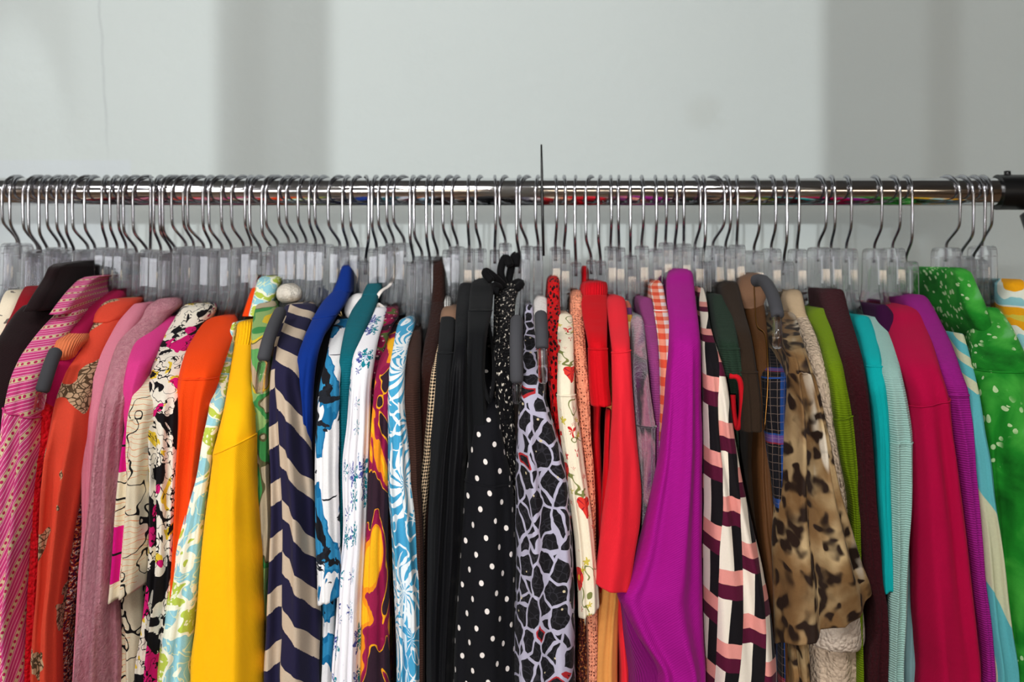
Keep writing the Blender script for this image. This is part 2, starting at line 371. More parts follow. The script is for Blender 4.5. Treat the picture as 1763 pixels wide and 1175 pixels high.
# ------------------------------------------------------------------ cloth surfaces
def pchip(xs, ys):
    n = len(xs)
    if n == 1: return lambda x: ys[0]
    h = [xs[i+1]-xs[i] for i in range(n-1)]; d = [(ys[i+1]-ys[i])/h[i] for i in range(n-1)]; m = [d[0]]
    for i in range(1, n-1):
        m.append(0 if d[i-1]*d[i] <= 0 else (2*d[i-1]*d[i])/(d[i-1]+d[i]))
    m.append(d[-1])
    def f(x):
        if x <= xs[0]: return ys[0]
        if x >= xs[-1]: return ys[-1]
        i = max(k for k in range(n-1) if xs[k] <= x); t = (x-xs[i])/h[i]
        return ((1+2*t)*(1-t)**2*ys[i]+t*(1-t)**2*h[i]*m[i]+t*t*(3-2*t)*ys[i+1]+t*t*(t-1)*h[i]*m[i+1])
    return f
def offsets(rows, dn, ds, ys):
    y0 = rows[0][0]; out = []
    for r in rows:
        if len(r) > 3: out.append(r[3])
        elif r[0] >= ys: out.append(ds+.006*math.sin((r[0]-ys)/170.))
        else:
            t = (r[0]-y0)/(ys-y0); out.append(dn+(ds-dn)*math.sin(t*math.pi/2))
    return out
NCAP, NSIDE = 31, 5
def cloth(name, mat, rows, dn=.08, ds=.2, ys=680, fold=(.0022, 2.0), depth=None, back='body', bodyw=.009, seed=0, parent=None, step=5.0,
          skew_top=0.0, skew_bot=0.0, closed=True, hx=None, rnd=.75, ruffle=0.0, y_end=None, inner=None):
    """a hanging piece of cloth: horizontal slices between two traced edges, each with a rounded near end, folds, and (for a body) panels
    running back under the hanger to the far shoulder"""
    yy = [r[0] for r in rows]; off = offsets(rows, dn, ds, ys)
    fl, fr, fo = pchip(yy, [r[1] for r in rows]), pchip(yy, [r[2] for r in rows]), pchip(yy, off)
    y0, y1 = yy[0], y_end or yy[-1]
    Y = [y0, y0+.6, y0+1.6, y0+3.2] if closed and back == 'body' or skew_top == 0 else [y0]
    y = Y[-1]+step
    while y < y1-.5*step:
        Y.append(y); y += step if y < 1200 else step*6
    Y.append(y1)
    rng = random.Random(seed*7+3); ph = rng.uniform(0, 6.28); ph2 = rng.uniform(0, 6.28); so = rng.uniform(0, 90)
    bm = bmesh.new(); uvl = bm.loops.layers.uv.new('UVMap'); rings, uvs = [], []; vlen = 0; prev = None
    shrink = {0: .45, 1: .70, 2: .86, 3: .96}
    fpeak = fold[0]*1.35
    for j, y in enumerate(Y):
        o = fo(y); d = ZR-o; px0, px1 = fl(y), fr(y)
        x0, x1 = (px0-CX)*d/F, (px1-CX)*d/F; z = CAMZ+(HY-y)*d/F
        w = max(x1-x0, .003); xc = (x0+x1)/2
        if j < 4 and len(Y) > 4 and Y[1] < y0+1: w *= shrink[j]
        c = depth or min(.036, max(.008, w*.62)); c = min(c, max(o, .012))
        ring = []; t_f = min(1, max(0, (y-ys+60)/160.)) if ys else 1
        for k in range(NCAP):
            al = -math.pi/2+math.pi*k/(NCAP-1); s = math.sin(al); xs = math.copysign(abs(s)**rnd, s)
            zz = z-CAMZ
            wob = math.sin(2*math.pi*fold[1]*xs*.5+ph+1.2*noise.noise(Vector((zz*5, so, 0))))+.5*math.sin(2*math.pi*fold[1]*xs+ph2+zz*9)
            n = noise.noise(Vector((xs*1.3+so, zz*11, 2.1)))+.5*noise.noise(Vector((xs*3+so, zz*26, 7.7)))
            edge = 1-abs(xs)**4
            dy = (fpeak*min(1, w/.034)*t_f*wob*edge + .0022*n*(.3+.7*t_f)*edge)
            dxn = .0011*noise.noise(Vector((so+9, zz*17, xs)))*t_f
            ring.append([xc+w/2*xs+dxn, -o+c*(1-math.cos(al))+dy, z])
        if back == 'body':
            yb = max(o*.9, -o+c+.02); hb = min(w/2*.85, bodyw/2); hxx = hx if hx is not None else xc
            def side(sgn, q):
                # q 0..1 from the near end back to the far shoulder
                yq = (-o+c)+(yb-(-o+c))*q; e = min(1, (yq+o-c)/.055); e = e*e*(3-2*e)
                half = w/2*(1-e)+hb*e; cc = xc+(hxx-xc)*.75*e
                return [cc+sgn*half*(1 if q < .98 else .4), yq, z]
            R = [side(1, q) for q in (.08, .2, .36, .6, .9, 1)]; L = [side(-1, q) for q in (.08, .2, .36, .6, .9, 1)]
            ring = L[::-1]+ring+R
        else:
            dd = back
            for k in range(1, 14):
                al = math.pi/2+math.pi*k/14; s = math.sin(al); ring.append([xc+w/2*s*.96, -o+c+dd*(-math.cos(al)), z])
        nr = len(ring)
        if skew_top or skew_bot:
            ft = max(0, 1-(y-y0)/90.); fb = max(0, 1-(y1-y)/90.)
            for p in ring: p[2] -= (skew_top*ft+skew_bot*fb)*d/F*max(-1, min(1, (p[0]-xc)/w*2))*.5
        if ruffle:
            fb = max(0, 1-(y1-y)/120.)
            for i, p in enumerate(ring): p[1] += ruffle*fb*math.sin(i*.55+so); p[2] += ruffle*.5*fb*math.sin(i*.37+so)
        mid = ring[(6+NCAP//2) if back == 'body' else NCAP//2]
        if prev is not None: vlen += (Vector(mid)-Vector(prev)).length
        prev = mid; m = (6+NCAP//2) if back == 'body' else NCAP//2; us = [0]*nr
        for i in range(m+1, nr): us[i] = us[i-1]+math.hypot(ring[i][0]-ring[i-1][0], ring[i][1]-ring[i-1][1])
        for i in range(m-1, -1, -1): us[i] = us[i+1]-math.hypot(ring[i][0]-ring[i+1][0], ring[i][1]-ring[i+1][1])
        rings.append([bm.verts.new(p) for p in ring]); uvs.append([(u, -vlen) for u in us])
    nr = len(rings[0])
    for j in range(len(rings)-1):
        for i in range(nr):
            q = (i+1) % nr
            if i == nr-1: ul = [uvs[j][i], (uvs[j][i][0]+.01, uvs[j][i][1]), (uvs[j+1][i][0]+.01, uvs[j+1][i][1]), uvs[j+1][i]]
            else: ul = [uvs[j][i], uvs[j][q], uvs[j+1][q], uvs[j+1][i]]
            f = bm.faces.new((rings[j][i], rings[j][q], rings[j+1][q], rings[j+1][i]))
            for lp, t in zip(f.loops, ul): lp[uvl].uv = t
    def capf(r, u):
        f = bm.faces.new(r)
        for lp, t in zip(f.loops, u): lp[uvl].uv = t
    capf(rings[0][::-1], uvs[0][::-1])
    if closed:
        capf(rings[-1], uvs[-1])
    bmesh.ops.recalc_face_normals(bm, faces=bm.faces)
    if not closed:      # an open hem: turn the edge in so that the inside shows
        pass
    ob = link(name, bm, mat, parent)
    if not closed:
        md = ob.modifiers.new('cloth_thickness', 'SOLIDIFY'); md.thickness = .0012; md.offset = -1
    return ob
SEED = [0]
def trail(rows, y=1480):
    """carry the last traced row on below the frame"""
    r = rows[-1]; return list(rows)+[(y,)+tuple(r[1:])] if r[0] < 1300 else rows
def garment(kind, cat, label, mat, rows, hem=None, seam=None, skew=0.0, hskew=0.0, parts=(), sleevemat=None, under=None, length=1480, **kw):
    SEED[0] += 1; s = SEED[0]
    ys = kw.get('ys', 680); dn, ds = kw.get('dn', .08), kw.get('ds', .2); kw.update(ys=ys, dn=dn, ds=ds)
    off = offsets(rows, dn, ds, ys); hi = [i for i, r in enumerate(rows) if r[0] <= (hem or 9999)]
    xt = [((r[1]+r[2])/2-CX)*(ZR-o)/F for r, o in zip(rows, off)]
    HXS.append((xt[0]*.5+xt[min(2, len(xt)-1)]*.5))
    hx = kw.pop('hx', None)
    full = [tuple(r[:3])+(o,) for r, o in zip(rows, off)]
    if seam or hem:
        cut = seam or min(hem-40, ys+4)
        yy = [r[0] for r in full]; fl, fr, fo = (pchip(yy, [r[q] for r in full]) for q in (1, 2, 3))
        br = [r for r in full if r[0] < cut]+[(cut, fl(cut), fr(cut), fo(cut))]
        def mid(y, k, db): 
            c, w = (fl(y)+fr(y))/2, (fr(y)-fl(y))/2*k; return (y, c-w, c+w, fo(y)-db)
        dk = abs(skew)*.55
        if dk: br.append(mid(cut+dk, .985, .0015))
        br.append(mid(cut+14+dk, .93, .004)); br.append(mid(cut+45+dk, .6, .022))
        if under: br += [(u[0], u[1], u[2], u[3] if len(u) > 3 else ds-.035) for u in under]
        else:
            for y in (cut+110, 1000, 1175):
                if y > cut+100: br.append(mid(y, .5, .045))
        body = cloth(kind, mat, trail(br, length), seed=s, hx=hx, **kw)
        sr = [(cut-1, fl(cut)-1.3, fr(cut)+1.3, fo(cut)+.001)]+[r for r in full if r[0] > cut+4]
        if hem: sr = [r for r in sr if r[0] < hem-3]+[(hem, fl(hem), fr(hem), fo(hem))]
        else: sr = trail(sr, length)
        kws = {k: v for k, v in kw.items() if k not in ('bodyw',)}
        cloth('sleeve', sleevemat or mat, sr, seed=s, parent=body, back=.020, skew_top=skew, skew_bot=hskew, closed=hem is None, **kws); SL = body.children[-1]
        if seam:
            ri = 0 if (skew or hskew) and skew else 3; nr = NCAP+13; vs = SL.data.vertices
            bm = bmesh.new(); tube(bm, [vs[ri*nr+k].co+Vector((0, -.0002, 0)) for k in range(1, NCAP-1)], .0008, 6, 1, (0, 0, 1)); link('seam', bm, sleevemat or mat, body)
    else:
        body = cloth(kind, mat, trail(rows, length), seed=s, hx=hx, **kw)
    for pn, pm, pr, pk in parts:
        lab = pk.pop('label', None) if pk else None
        q = cloth(pn, pm or mat, pr, seed=s+200, parent=body, **dict(dict(fold=(.0008, 1.5), bodyw=kw.get('bodyw', .009)+.003), **(pk or {})))
        if lab: q['label'] = lab
    tag(body, label, cat); GARM.append(body); return body
GARM, HXS = [], []
def strip(name, mat, pts, r, parent, flat=.35, n=8, side=(1, 0, 0), sub=6):
    bm = bmesh.new(); p = smoothpath([at(*q) for q in pts], sub)
    tube(bm, p, r, n, flat, side); o = link(name, bm, mat, parent); return o
# ------------------------------------------------------------------ the garments, left to right (y, left edge, right edge[, metres before the rail])
g = G('cream_print'); m = g.done(g.mix(g.step(g.noise(60, 2)[0], .64), '#e6d8bf', '#6c625a'))
garment('blouse', 'blouse', 'cream printed blouse at the far left end of the rail', m, [(500, 5, 34, .06), (515, -4, 30), (540, -12, 22), (575, -30, 12), (800, -60, -10), (1175, -80, -20)], ds=.15)
garment('sweater', 'sweater', 'dark red top just behind the black blazer, partly hidden', plain('dark_red_cloth', '#8a0f1c', 'knit'), [(493, 38, 62, .06), (510, 28, 56), (535, 16, 50), (560, 2, 44), (600, -20, 40), (800, -40, 30), (1175, -45, 30)], ds=.165)
m = plain('brown_black_suiting', '#1c0e10', 'twill', .06, sheen=.1)
garment('blazer', 'blazer', 'dark brown-black blazer with a stiff upturned collar at the left', m,
        [(525, 30, 85, .12), (545, 8, 80), (570, -10, 70), (600, -30, 60), (700, -60, 38), (900, -75, 25), (1175, -85, 15)], dn=.12, ds=.19, ys=690,
        parts=[('collar', None, [(447, 158, 172, -.01), (452, 108, 128, .06), (457, 82, 104, .10), (480, 70, 92, .115), (510, 50, 76, .14), (537, 34, 62, .156)], {})])
def pinkstripe(name, ang):
    g = G(name); x, y = g.rot(ang); P = .0172
    t = g.frac(y, P); ti = g.tri(y, P)                                   # centre of the pale band at t = .5
    band = g.less(ti, .135)
    du = g.ma('SUBTRACT', g.frac(x, .0058), .5); dv = g.ma('MULTIPLY', g.ma('SUBTRACT', t, .5), P/.0058)
    dot = g.less(g.ma('ADD', g.ma('MULTIPLY', du, du), g.ma('MULTIPLY', dv, dv)), .075)
    th = g.less(g.tri(y, P/5), .10)
    c = g.mix(th, '#cf3f80', '#f1b6cc'); c = g.mix(band, c, '#d6c69c'); c = g.mix(g.both(dot, band), c, '#c01f5e')
    return g.done(c)
m1, m2 = pinkstripe('pink_stripe_body', 12), pinkstripe('pink_stripe_sleeve', 62)
garment('shirt', 'shirt', 'pink striped shirt with dotted pale bands and a raised collar', m1,
        [(535, 95, 130, .12), (560, 68, 115), (590, 42, 95), (620, 22, 75), (660, 5, 60), (715, -8, 54), (760, -15, 53), (830, -25, 46), (920, -35, 39), (1000, -45, 32), (1100, -55, 25), (1175, -50, 28)],
        dn=.12, ys=690, seam=716, skew=18, sleevemat=m2, fold=(.004, 2.2),
        parts=[('collar', m1, [(474, 168, 192, .03), (478, 138, 162, .066), (495, 116, 144, .09), (515, 99, 126, .12), (542, 79, 106, .143)], {})])
garment('blouse', 'blouse', 'plain crimson blouse with V neckline beside the pink striped shirt', plain('crimson_cloth', '#a30d45'),
        [(497, 195, 212, .02), (515, 165, 200, .06), (545, 130, 165, .1), (580, 100, 140), (620, 70, 130), (660, 50, 120), (720, 42, 110), (800, 45, 95), (1000, 35, 85), (1175, 28, 80)], ds=.17)
garment('sweater', 'sweater', 'bright red fuzzy knit sweater, narrow strip beside the grey-padded hanger', plain('red_boucle', '#d0121f', 'chunky', .2),
        [(640, 75, 92, .12), (670, 62, 88), (720, 55, 84), (760, 56, 84), (800, 48, 72), (850, 42, 68), (900, 40, 66), (940, 46, 68), (1175, 38, 60)], dn=.12, ds=.183, ys=720)
garment('tank_top', 'tank top', 'peach ribbed sleeveless top over a grey foam padded hanger', plain('peach_rib', '#f08455', 'rib'),
        [(555, 128, 150, .1), (572, 104, 142, .13), (590, 86, 132, .16), (612, 84, 120, .165), (640, 92, 118, .14), (800, 62, 100, .14), (1050, 30, 60, .168), (1130, 28, 58, .17), (1165, 45, 60, .17), (1300, 48, 60, .16)], ds=.165)
def orangeprint(sleeve=False):
    g = G('coral_leaf_print'); w = g.warp(.02, 40)
    blob = g.step(g.noise(21, 1.5, off=3.3)[0], .585); cell = g.less(g.voro(190, 'DISTANCE_TO_EDGE', vec=w)[0], .0011*190*.45)
    c = g.mix(cell, '#c9a583', '#5c4632'); c = g.mix(blob, '#de4a34', c); return g.done(c)
m = orangeprint()
garment('blouse', 'blouse', 'sheer orange-red blouse with brown leaf print and folded collar', m,
        [(545, 160, 205, .1), (575, 140, 190), (610, 118, 170), (650, 100, 155), (700, 82, 142), (760, 68, 136), (800, 60, 130), (900, 58, 115), (1000, 55, 97), (1100, 48, 88), (1175, 45, 86)], dn=.1, ys=750, fold=(.005, 2.0),
        parts=[('collar', m, [(514, 192, 230, .06), (520, 172, 226, .078), (532, 160, 216, .092), (546, 152, 206, .104), (556, 152, 192, .11)], {})])
g = G('tweed_multi'); n = g.noise(190, 3, vec=g.scl(1, 1.7))[0]
garment('jacket', 'jacket', 'multicoloured purple and orange tweed jacket, thin slanting strip', g.done(g.ramp(n, [(0, '#2b1030'), (.42, '#7a1730'), (.5, '#c65a22'), (.56, '#e9d3c4'), (.62, '#4a1a55'), (.7, '#8e2340')]), 'chunky'),
        [(600, 170, 190, .08), (720, 142, 162), (800, 128, 150), (900, 115, 138), (1000, 100, 128), (1100, 88, 112), (1175, 82, 108)], ds=.172, ys=720)
garment('blouse', 'blouse', 'pale pink thin jersey blouse left of the rose sweater', plain('pale_pink_jersey', '#e0859a', 'knit'),
        [(523, 225, 250, .07), (545, 205, 238), (580, 180, 218), (620, 158, 202), (660, 142, 188), (740, 133, 172), (800, 135, 166), (850, 137, 160), (1175, 120, 150)], ds=.183, ys=740)
g = G('rose_heather'); m = g.done(g.mix(g.noise(260, 3, vec=g.scl(1, .5))[0], '#bd6379', '#efb4bd'), 'fuzz')
garment('sweater', 'sweater', 'heather rose soft knit sweater with long drooping folds', m,
        [(514, 270, 300, .05), (525, 250, 300, .07), (545, 225, 280), (575, 203, 255), (600, 190, 240), (650, 175, 222), (700, 163, 208), (760, 155, 200), (850, 145, 197), (950, 133, 193), (1050, 124, 190), (1175, 112, 190)], dn=.05, ys=720, fold=(.008, 2.6))
garment('blouse', 'blouse', 'plain hot pink blouse between rose sweater and cream print', plain('hot_pink', '#e2408e'),
        [(545, 270, 305, .06), (560, 245, 290), (590, 225, 270), (630, 212, 250), (680, 206, 235), (720, 208, 230), (760, 212, 228), (900, 215, 230)], length=960, ds=.188, ys=660, dn=.06)
g = G('cream_line_print'); w = g.warp(.03, 22)
ln = g.less(g.ma('ABSOLUTE', g.ma('SUBTRACT', g.noise(24, 2, off=5)[0], .5)), .008); orr = g.both(g.less(g.tri(g.ma('ADD', g.v, g.ma('MULTIPLY', g.noise(60, 1)[0], .01)), .005), .05), g.step(g.noise(18, 1, off=9)[0], .52))
pink = g.both(g.less(g.u, -.012), g.step(g.frac(g.v, .098), .50)); blk = g.both(g.less(g.u, -.012), g.less(g.tri(g.v, .049), .02))
c = g.mix(orr, '#efe2c6', '#e89a62'); c = g.mix(ln, c, '#1a1718'); c = g.mix(pink, c, '#dd1583'); c = g.mix(blk, c, '#1a1718')
m = g.done(c)
garment('blouse', 'blouse', 'cream blouse with pink blocks and black ink lines, short slanted sleeve', m,
        [(585, 262, 292, .08), (600, 248, 287), (640, 232, 277), (700, 215, 264), (760, 203, 257), (800, 198, 252), (850, 192, 250), (900, 187, 247), (960, 182, 244), (1010, 177, 241), (1035, 174, 238)], hem=1032, hskew=-30, ys=720, ds=.203, fold=(.004, 1.6),
        under=[(1050, 186, 234, .178), (1100, 196, 236, .178), (1175, 200, 236, .178)])
g = G('ink_splash_print')
a = g.noise(34, 3, dist=.8, off=1.1, vec=g.scl(1, .8))[0]; b = g.noise(26, 2, dist=.5, off=8.2)[0]
c = g.ramp(a, [(0, '#161316'), (.42, '#161316'), (.455, '#efe6d6'), (.555, '#efe6d6'), (.60, '#e7c53a'), (.66, '#161316')])
c = g.mix(g.step(b, .60), c, '#d51a72'); sc = g.less(g.ma('ABSOLUTE', g.ma('SUBTRACT', g.noise(70, 2, off=4)[0], .5)), .012); c = g.mix(sc, c, '#161316')
m = g.done(c)
garment('blouse', 'blouse', 'black, white, yellow and pink ink splash blouse with long sleeve', m,
        [(523, 315, 358, .05), (530, 305, 360, .07), (560, 285, 345), (600, 262, 325), (640, 250, 312), (700, 243, 303), (760, 245, 298), (820, 248, 296), (900, 250, 293), (1000, 247, 289), (1080, 238, 281), (1175, 225, 276)], dn=.05, ys=720, ds=.198, fold=(.005, 2.2))
m = plain('bright_orange', '#e8440c', 'cloth', .06)
garment('jacket', 'jacket', 'plain bright orange jacket with shoulder seam', m,
        [(545, 365, 396, .07), (555, 345, 397), (580, 325, 390), (610, 308, 380), (650, 297, 367), (690, 294, 356), (730, 296, 348), (780, 294, 342), (850, 292, 332), (920, 290, 322), (1100, 285, 310), (1175, 284, 308)], dn=.07, ys=670, seam=652, ds=.192, fold=(.004, 1.8),
        parts=[('collar', m, [(474, 444, 455, 0), (500, 430, 447, .03), (545, 414, 436, .06)], {})])
def paisley():
    g = G('lime_blue_paisley'); w = g.warp(.03, 30)
    a = g.noise(30, 1.2, dist=1.4, off=2.2)[0]; e = g.less(g.ma('ABSOLUTE', g.ma('SUBTRACT', a, .5)), .034)
    dots = g.less(g.voro(210, vec=w)[0], .33); lf = g.less(g.ma('ABSOLUTE', g.ma('SUBTRACT', g.noise(52, 1, dist=1.2, off=6)[0], .5)), .020)
    green = g.mix(dots, '#b4c64e', '#e9edc9'); blue = g.mix(lf, '#94cbd6', '#dfe8c2')
    c = g.mix(g.step(a, .47), blue, green); return g.done(g.mix(e, c, '#f1f2dc'))
m = paisley()
garment('shirt', 'shirt', 'pale blue and lime green paisley shirt with collar', m,
        [(556, 398, 406, .09), (590, 387, 399), (620, 375, 395), (645, 363, 391), (710, 355, 380), (760, 345, 366), (820, 335, 356), (900, 312, 345), (960, 294, 340), (1040, 278, 330), (1110, 264, 322), (1175, 252, 318)], dn=.085, ys=770, seam=644, skew=6, ds=.197,
        parts=[('collar', m, [(474, 452, 480, .02), (480, 440, 479, .04), (510, 432, 468, .06), (545, 424, 452, .08)], {})])
YEL = plain('golden_yellow', '#fdbb0c', 'knit', .05)
garment('t_shirt', 't-shirt', 'plain golden yellow top with ribbed neckband and shoulder seam', YEL,
        [(592, 399, 434, .113), (610, 396, 432), (640, 391, 429), (700, 380, 430), (757, 365, 430), (790, 355, 431), (850, 347, 431), (900, 340, 432), (1000, 330, 436), (1100, 320, 439), (1175, 312, 441)], dn=.113, ys=765, ds=.208, seam=772, skew=-34, fold=(.0028, 1.5), rnd=.62,
        parts=[('neckband', plain('yellow_rib', '#f5b50c', 'rib', .15), [(553, 411, 432, .098), (558, 404, 438, .104), (575, 402, 437, .109), (598, 397, 434, .116)], {'fold': (.0012, 5)})])
g = G('sheer_garden_print'); a = g.noise(17, 1.5, dist=.6, off=7.7)[0]; e = g.less(g.ma('ABSOLUTE', g.ma('SUBTRACT', g.frac(g.ma('MULTIPLY', a, 6), 1.0), .5)), .05)
c = g.ramp(a, [(0, '#b8a88c'), (.42, '#3f8a4a'), (.48, '#8fae6a'), (.54, '#d8b62c'), (.59, '#b9a184'), (.66, '#5f9c57')]); m = g.done(g.mix(e, c, '#5c5a3a'))
b = garment('blouse', 'blouse', 'sheer green, yellow and beige garden print blouse with white knot', m,
        [(518, 440, 470, .06), (545, 432, 468), (580, 428, 462), (640, 428, 460), (700, 430, 460), (800, 432, 460), (900, 435, 462), (1000, 430, 457), (1100, 435, 457), (1175, 440, 457)], ds=.175, ys=620, dn=.06, fold=(.003, 3))
cloth('knot', plain('white_gauze', '#efe7d8', 'fuzz'), [(489, 484, 502, .05), (496, 474, 512, .06), (508, 471, 516, .064), (517, 474, 512, .06), (522, 482, 502, .05)], fold=(.0011, 2.3), depth=.014, back=.014, ys=480, parent=b, seed=77)['label'] = 'white gathered knot'
def chevron():
    g = G('navy_chevron'); wv = g.ma('MULTIPLY', g.noise(26, 1)[0], .012); rt = g.step(g.u, -.0085)
    tr = g.ma('ADD', g.v, g.ma('MULTIPLY', g.u, .72)); tl = g.ma('SUBTRACT', g.ma('ADD', g.v, .021), g.ma('MULTIPLY', g.u, .45))
    t = g.ma('ADD', g.ma('ADD', g.ma('MULTIPLY', tr, rt), g.ma('MULTIPLY', tl, g.ma('SUBTRACT', 1.0, rt))), wv)
    return g.done(g.mix(g.step(g.ma('ADD', g.frac(t, .0500), g.ma('MULTIPLY_ADD', g.noise(500, 2)[0], .05, -.02)), .62), '#25223f', '#cdb9a2'), 'knit')
garment('sweater', 'sweater', 'navy blue sweater with beige zigzag stripes', chevron(),
        [(524, 488, 535, .08), (532, 482, 538), (560, 474, 528), (600, 466, 514), (650, 459, 512), (700, 456, 520), (760, 455, 526), (820, 457, 531), (900, 458, 536), (960, 455, 539), (1040, 450, 541), (1100, 447, 542), (1175, 441, 543)], dn=.08, ys=660, ds=.203, fold=(.0055, 1.6))
m = plain('royal_blue', '#0a2f80', 'cloth', .06)
garment('blouse', 'blouse', 'royal blue blouse with a pointed collar', m,
        [(500, 572, 600, .07), (520, 552, 592), (550, 534, 572), (580, 520, 555), (620, 508, 542), (680, 503, 535), (720, 510, 534), (780, 518, 535, .185), (850, 524, 535, .175), (1100, 528, 536, .16), (1175, 528, 536, .16)], dn=.07, ys=640, ds=.192, seam=548, skew=-6,
        parts=[('collar', m, [(448, 597, 603, .0), (455, 589, 604, .02), (480, 580, 603, .05), (505, 568, 600, .075)], {})])
b = garment('blouse', 'blouse', 'black blouse with a gold chain loop, behind the royal blue one', plain('black_crepe', '#101013'),
        [(520, 585, 600, .05), (530, 570, 598), (570, 552, 582), (620, 545, 572), (700, 536, 562), (800, 534, 557), (900, 536, 554), (1175, 535, 552)], ds=.178, dn=.05)
strip('chain', simple('gold_chain', '#b59a6a', .3, 1.0), [(590, 528, .06), (583, 522, .075), (577, 528, .085), (580, 538, .09), (588, 545, .09), (586, 536, .09)], .0009, b, 1)
g = G('brush_blue_print'); a = g.noise(20, 3, dist=.6, off=12.2, vec=g.scl(1.3, .8))[0]; fl = g.noise(46, 3, dist=.7, off=3.9, vec=g.scl(.7, 1.4))[0]
c = g.ramp(a, [(0, '#1a1a1e'), (.365, '#1a1a1e'), (.395, '#2f86b4'), (.49, '#176c9c'), (.535, '#eceaea')]); c = g.mix(g.step(fl, .63), c, '#20232a'); m = g.done(g.mix(g.step(fl, .60), c, '#7fb0cd') if False else c)
garment('blouse', 'blouse', 'white blouse with blue and black brush strokes, short sleeve', m,
        [(545, 575, 605, .08), (580, 566, 595), (620, 558, 588), (660, 548, 581), (720, 542, 579), (760, 540, 579), (850, 539, 578), (940, 540, 581), (1000, 542, 583), (1042, 542, 583)], hem=1040, hskew=-16, ys=680, dn=.08, ds=.205,
        under=[(1050, 543, 576, .175), (1175, 540, 570, .175)], parts=[('drawstring', plain('white_cotton', '#f2efec'), [(506, 608, 624, .05), (512, 600, 629, .06), (524, 592, 622, .07), (538, 590, 612, .08), (548, 594, 606, .082)], {'depth': .010, 'back': .010, 'label': 'white puffed tie end'})])
m = plain('teal_knit', '#08606c', 'course')
garment('sweater', 'sweater', 'teal knit sweater with turned-up collar', m,
        [(508, 622, 652, .06), (540, 600, 640), (570, 590, 627), (620, 582, 610), (680, 577, 604), (750, 580, 602), (850, 582, 598), (1175, 580, 594)], ds=.185, ys=640, dn=.06,
        parts=[('collar', m, [(477, 646, 656, .0), (490, 630, 656, .03), (512, 619, 652, .065)], {})])
g = G('white_blue_sprig'); vv = g.scl(1.0, .66, g.warp(.003, 150)); dx, dy, r, k = g.local(47, vv, .6)
an = g.ma('ARCTAN2', dy, dx); pet = g.ma('MULTIPLY_ADD', g.ma('SINE', g.ma('MULTIPLY_ADD', an, 7, g.ma('MULTIPLY', r, 6))), .09, .40); big = g.both(g.less(r, pet), g.step(k[2], .12))
gap = g.less(g.ma('ABSOLUTE', g.ma('SUBTRACT', g.noise(210, 2)[0], .5)), .030)
dx2, dy2, r2, k2 = g.local(80, vv, .9); sm = g.both(g.less(r2, g.ma('MULTIPLY_ADD', g.ma('SINE', g.ma('MULTIPLY', g.ma('ARCTAN2', dy2, dx2), 6)), .09, .20)), g.step(k2[0], .80))
col = g.mix(g.step(g.ma('ADD', dx, g.ma('MULTIPLY', k[1], .3)), .12), '#4a5296', '#17808f'); col = g.mix(g.less(r, .13), col, '#b9bfe0'); col = g.mix(gap, col, '#e6e8f0')
c = g.mix(g.either(big, sm), '#f0edf1', col); m = g.done(c, 'cloth', .04); g.height(0, 0)
b = garment('blouse', 'blouse', 'white crinkled blouse with scattered blue and teal sprigs', m,
        [(530, 630, 665, .08), (545, 622, 662), (580, 612, 650), (620, 603, 642), (680, 597, 635), (740, 592, 633), (800, 586, 631), (900, 588, 628), (940, 586, 626), (1000, 578, 623), (1080, 573, 619), (1175, 566, 617)], dn=.08, ys=660, fold=(.0035, 3.5))
strip('hanging_loop', plain('white_ribbon', '#f4ece4'), [(683, 424, -.01), (686, 445, .005), (684, 462, .01), (677, 480, .02), (670, 492, .03), (656, 502, .05), (648, 516, .06), (645, 530, .07), (652, 525, .065), (660, 530, .06)], .0022, b, .3, side=(.3, 1, .2))
g = G('maroon_embroidery'); a = g.noise(44, 2, off=2.5)[0]; dots = g.less(g.voro(150)[0], .22)
m = g.done(g.mix(dots, g.ramp(a, [(0, '#2c1a20'), (.45, '#6d0f35'), (.55, '#8a1540'), (.60, '#4e5a2e'), (.66, '#2c1a20')]), '#b08a8a'))
garment('blouse', 'blouse', 'dark maroon embroidered blouse, mostly hidden behind the sprig blouse', m, [(530, 655, 684, .07), (548, 645, 682), (565, 640, 672), (600, 634, 662), (650, 634, 656), (700, 636, 652), (800, 634, 647), (1175, 634, 645)], ds=.178)
g = G('iris_floral'); a = g.noise(15, 2, dist=1.0, off=15.3, vec=g.scl(1.5, .75))[0]; pet = g.noise(80, 2, vec=g.scl(1.6, .4))[0]
c = g.ramp(g.ma('MULTIPLY_ADD', pet, .05, a), [(0, '#33202c'), (.485, '#33202c'), (.50, '#efa21c'), (.515, '#8c1743'), (.575, '#99204a'), (.60, '#f0901e'), (.64, '#f7b51e')]); m = g.done(c)
garment('blouse', 'blouse', 'dark plum blouse with big orange and magenta iris flowers', m,
        [(560, 665, 688, .08), (580, 660, 692), (620, 650, 684), (660, 643, 672), (720, 638, 669), (780, 634, 667), (850, 630, 666), (950, 626, 665), (1020, 622, 666), (1080, 618, 667), (1175, 615, 668)], ys=680, dn=.08, ds=.198)
g = G('blue_swirl'); vv = g.scl(1.0, .8, g.warp(.012, 40)); dx, dy, r, k = g.local(19, vv, .8)
an = g.ma('ADD', g.ma('ARCTAN2', dy, dx), g.ma('MULTIPLY', r, 1.7)); ray = g.tri(g.ma('ADD', an, g.ma('MULTIPLY', k[0], 6)), 2*math.pi/13)
leaf = g.less(ray, g.ma('MULTIPLY_ADD', g.ma('SINE', g.ma('MULTIPLY', r, 5.2)), .24, .09)); curl = g.less(g.ma('ABSOLUTE', g.ma('SUBTRACT', g.noise(26, 0, dist=2.0, off=4)[0], .52)), .035)
m = g.done(g.mix(g.either(g.both(leaf, g.less(r, .74)), curl), '#46a0c8', '#eaeeef'), 'cloth', .04)
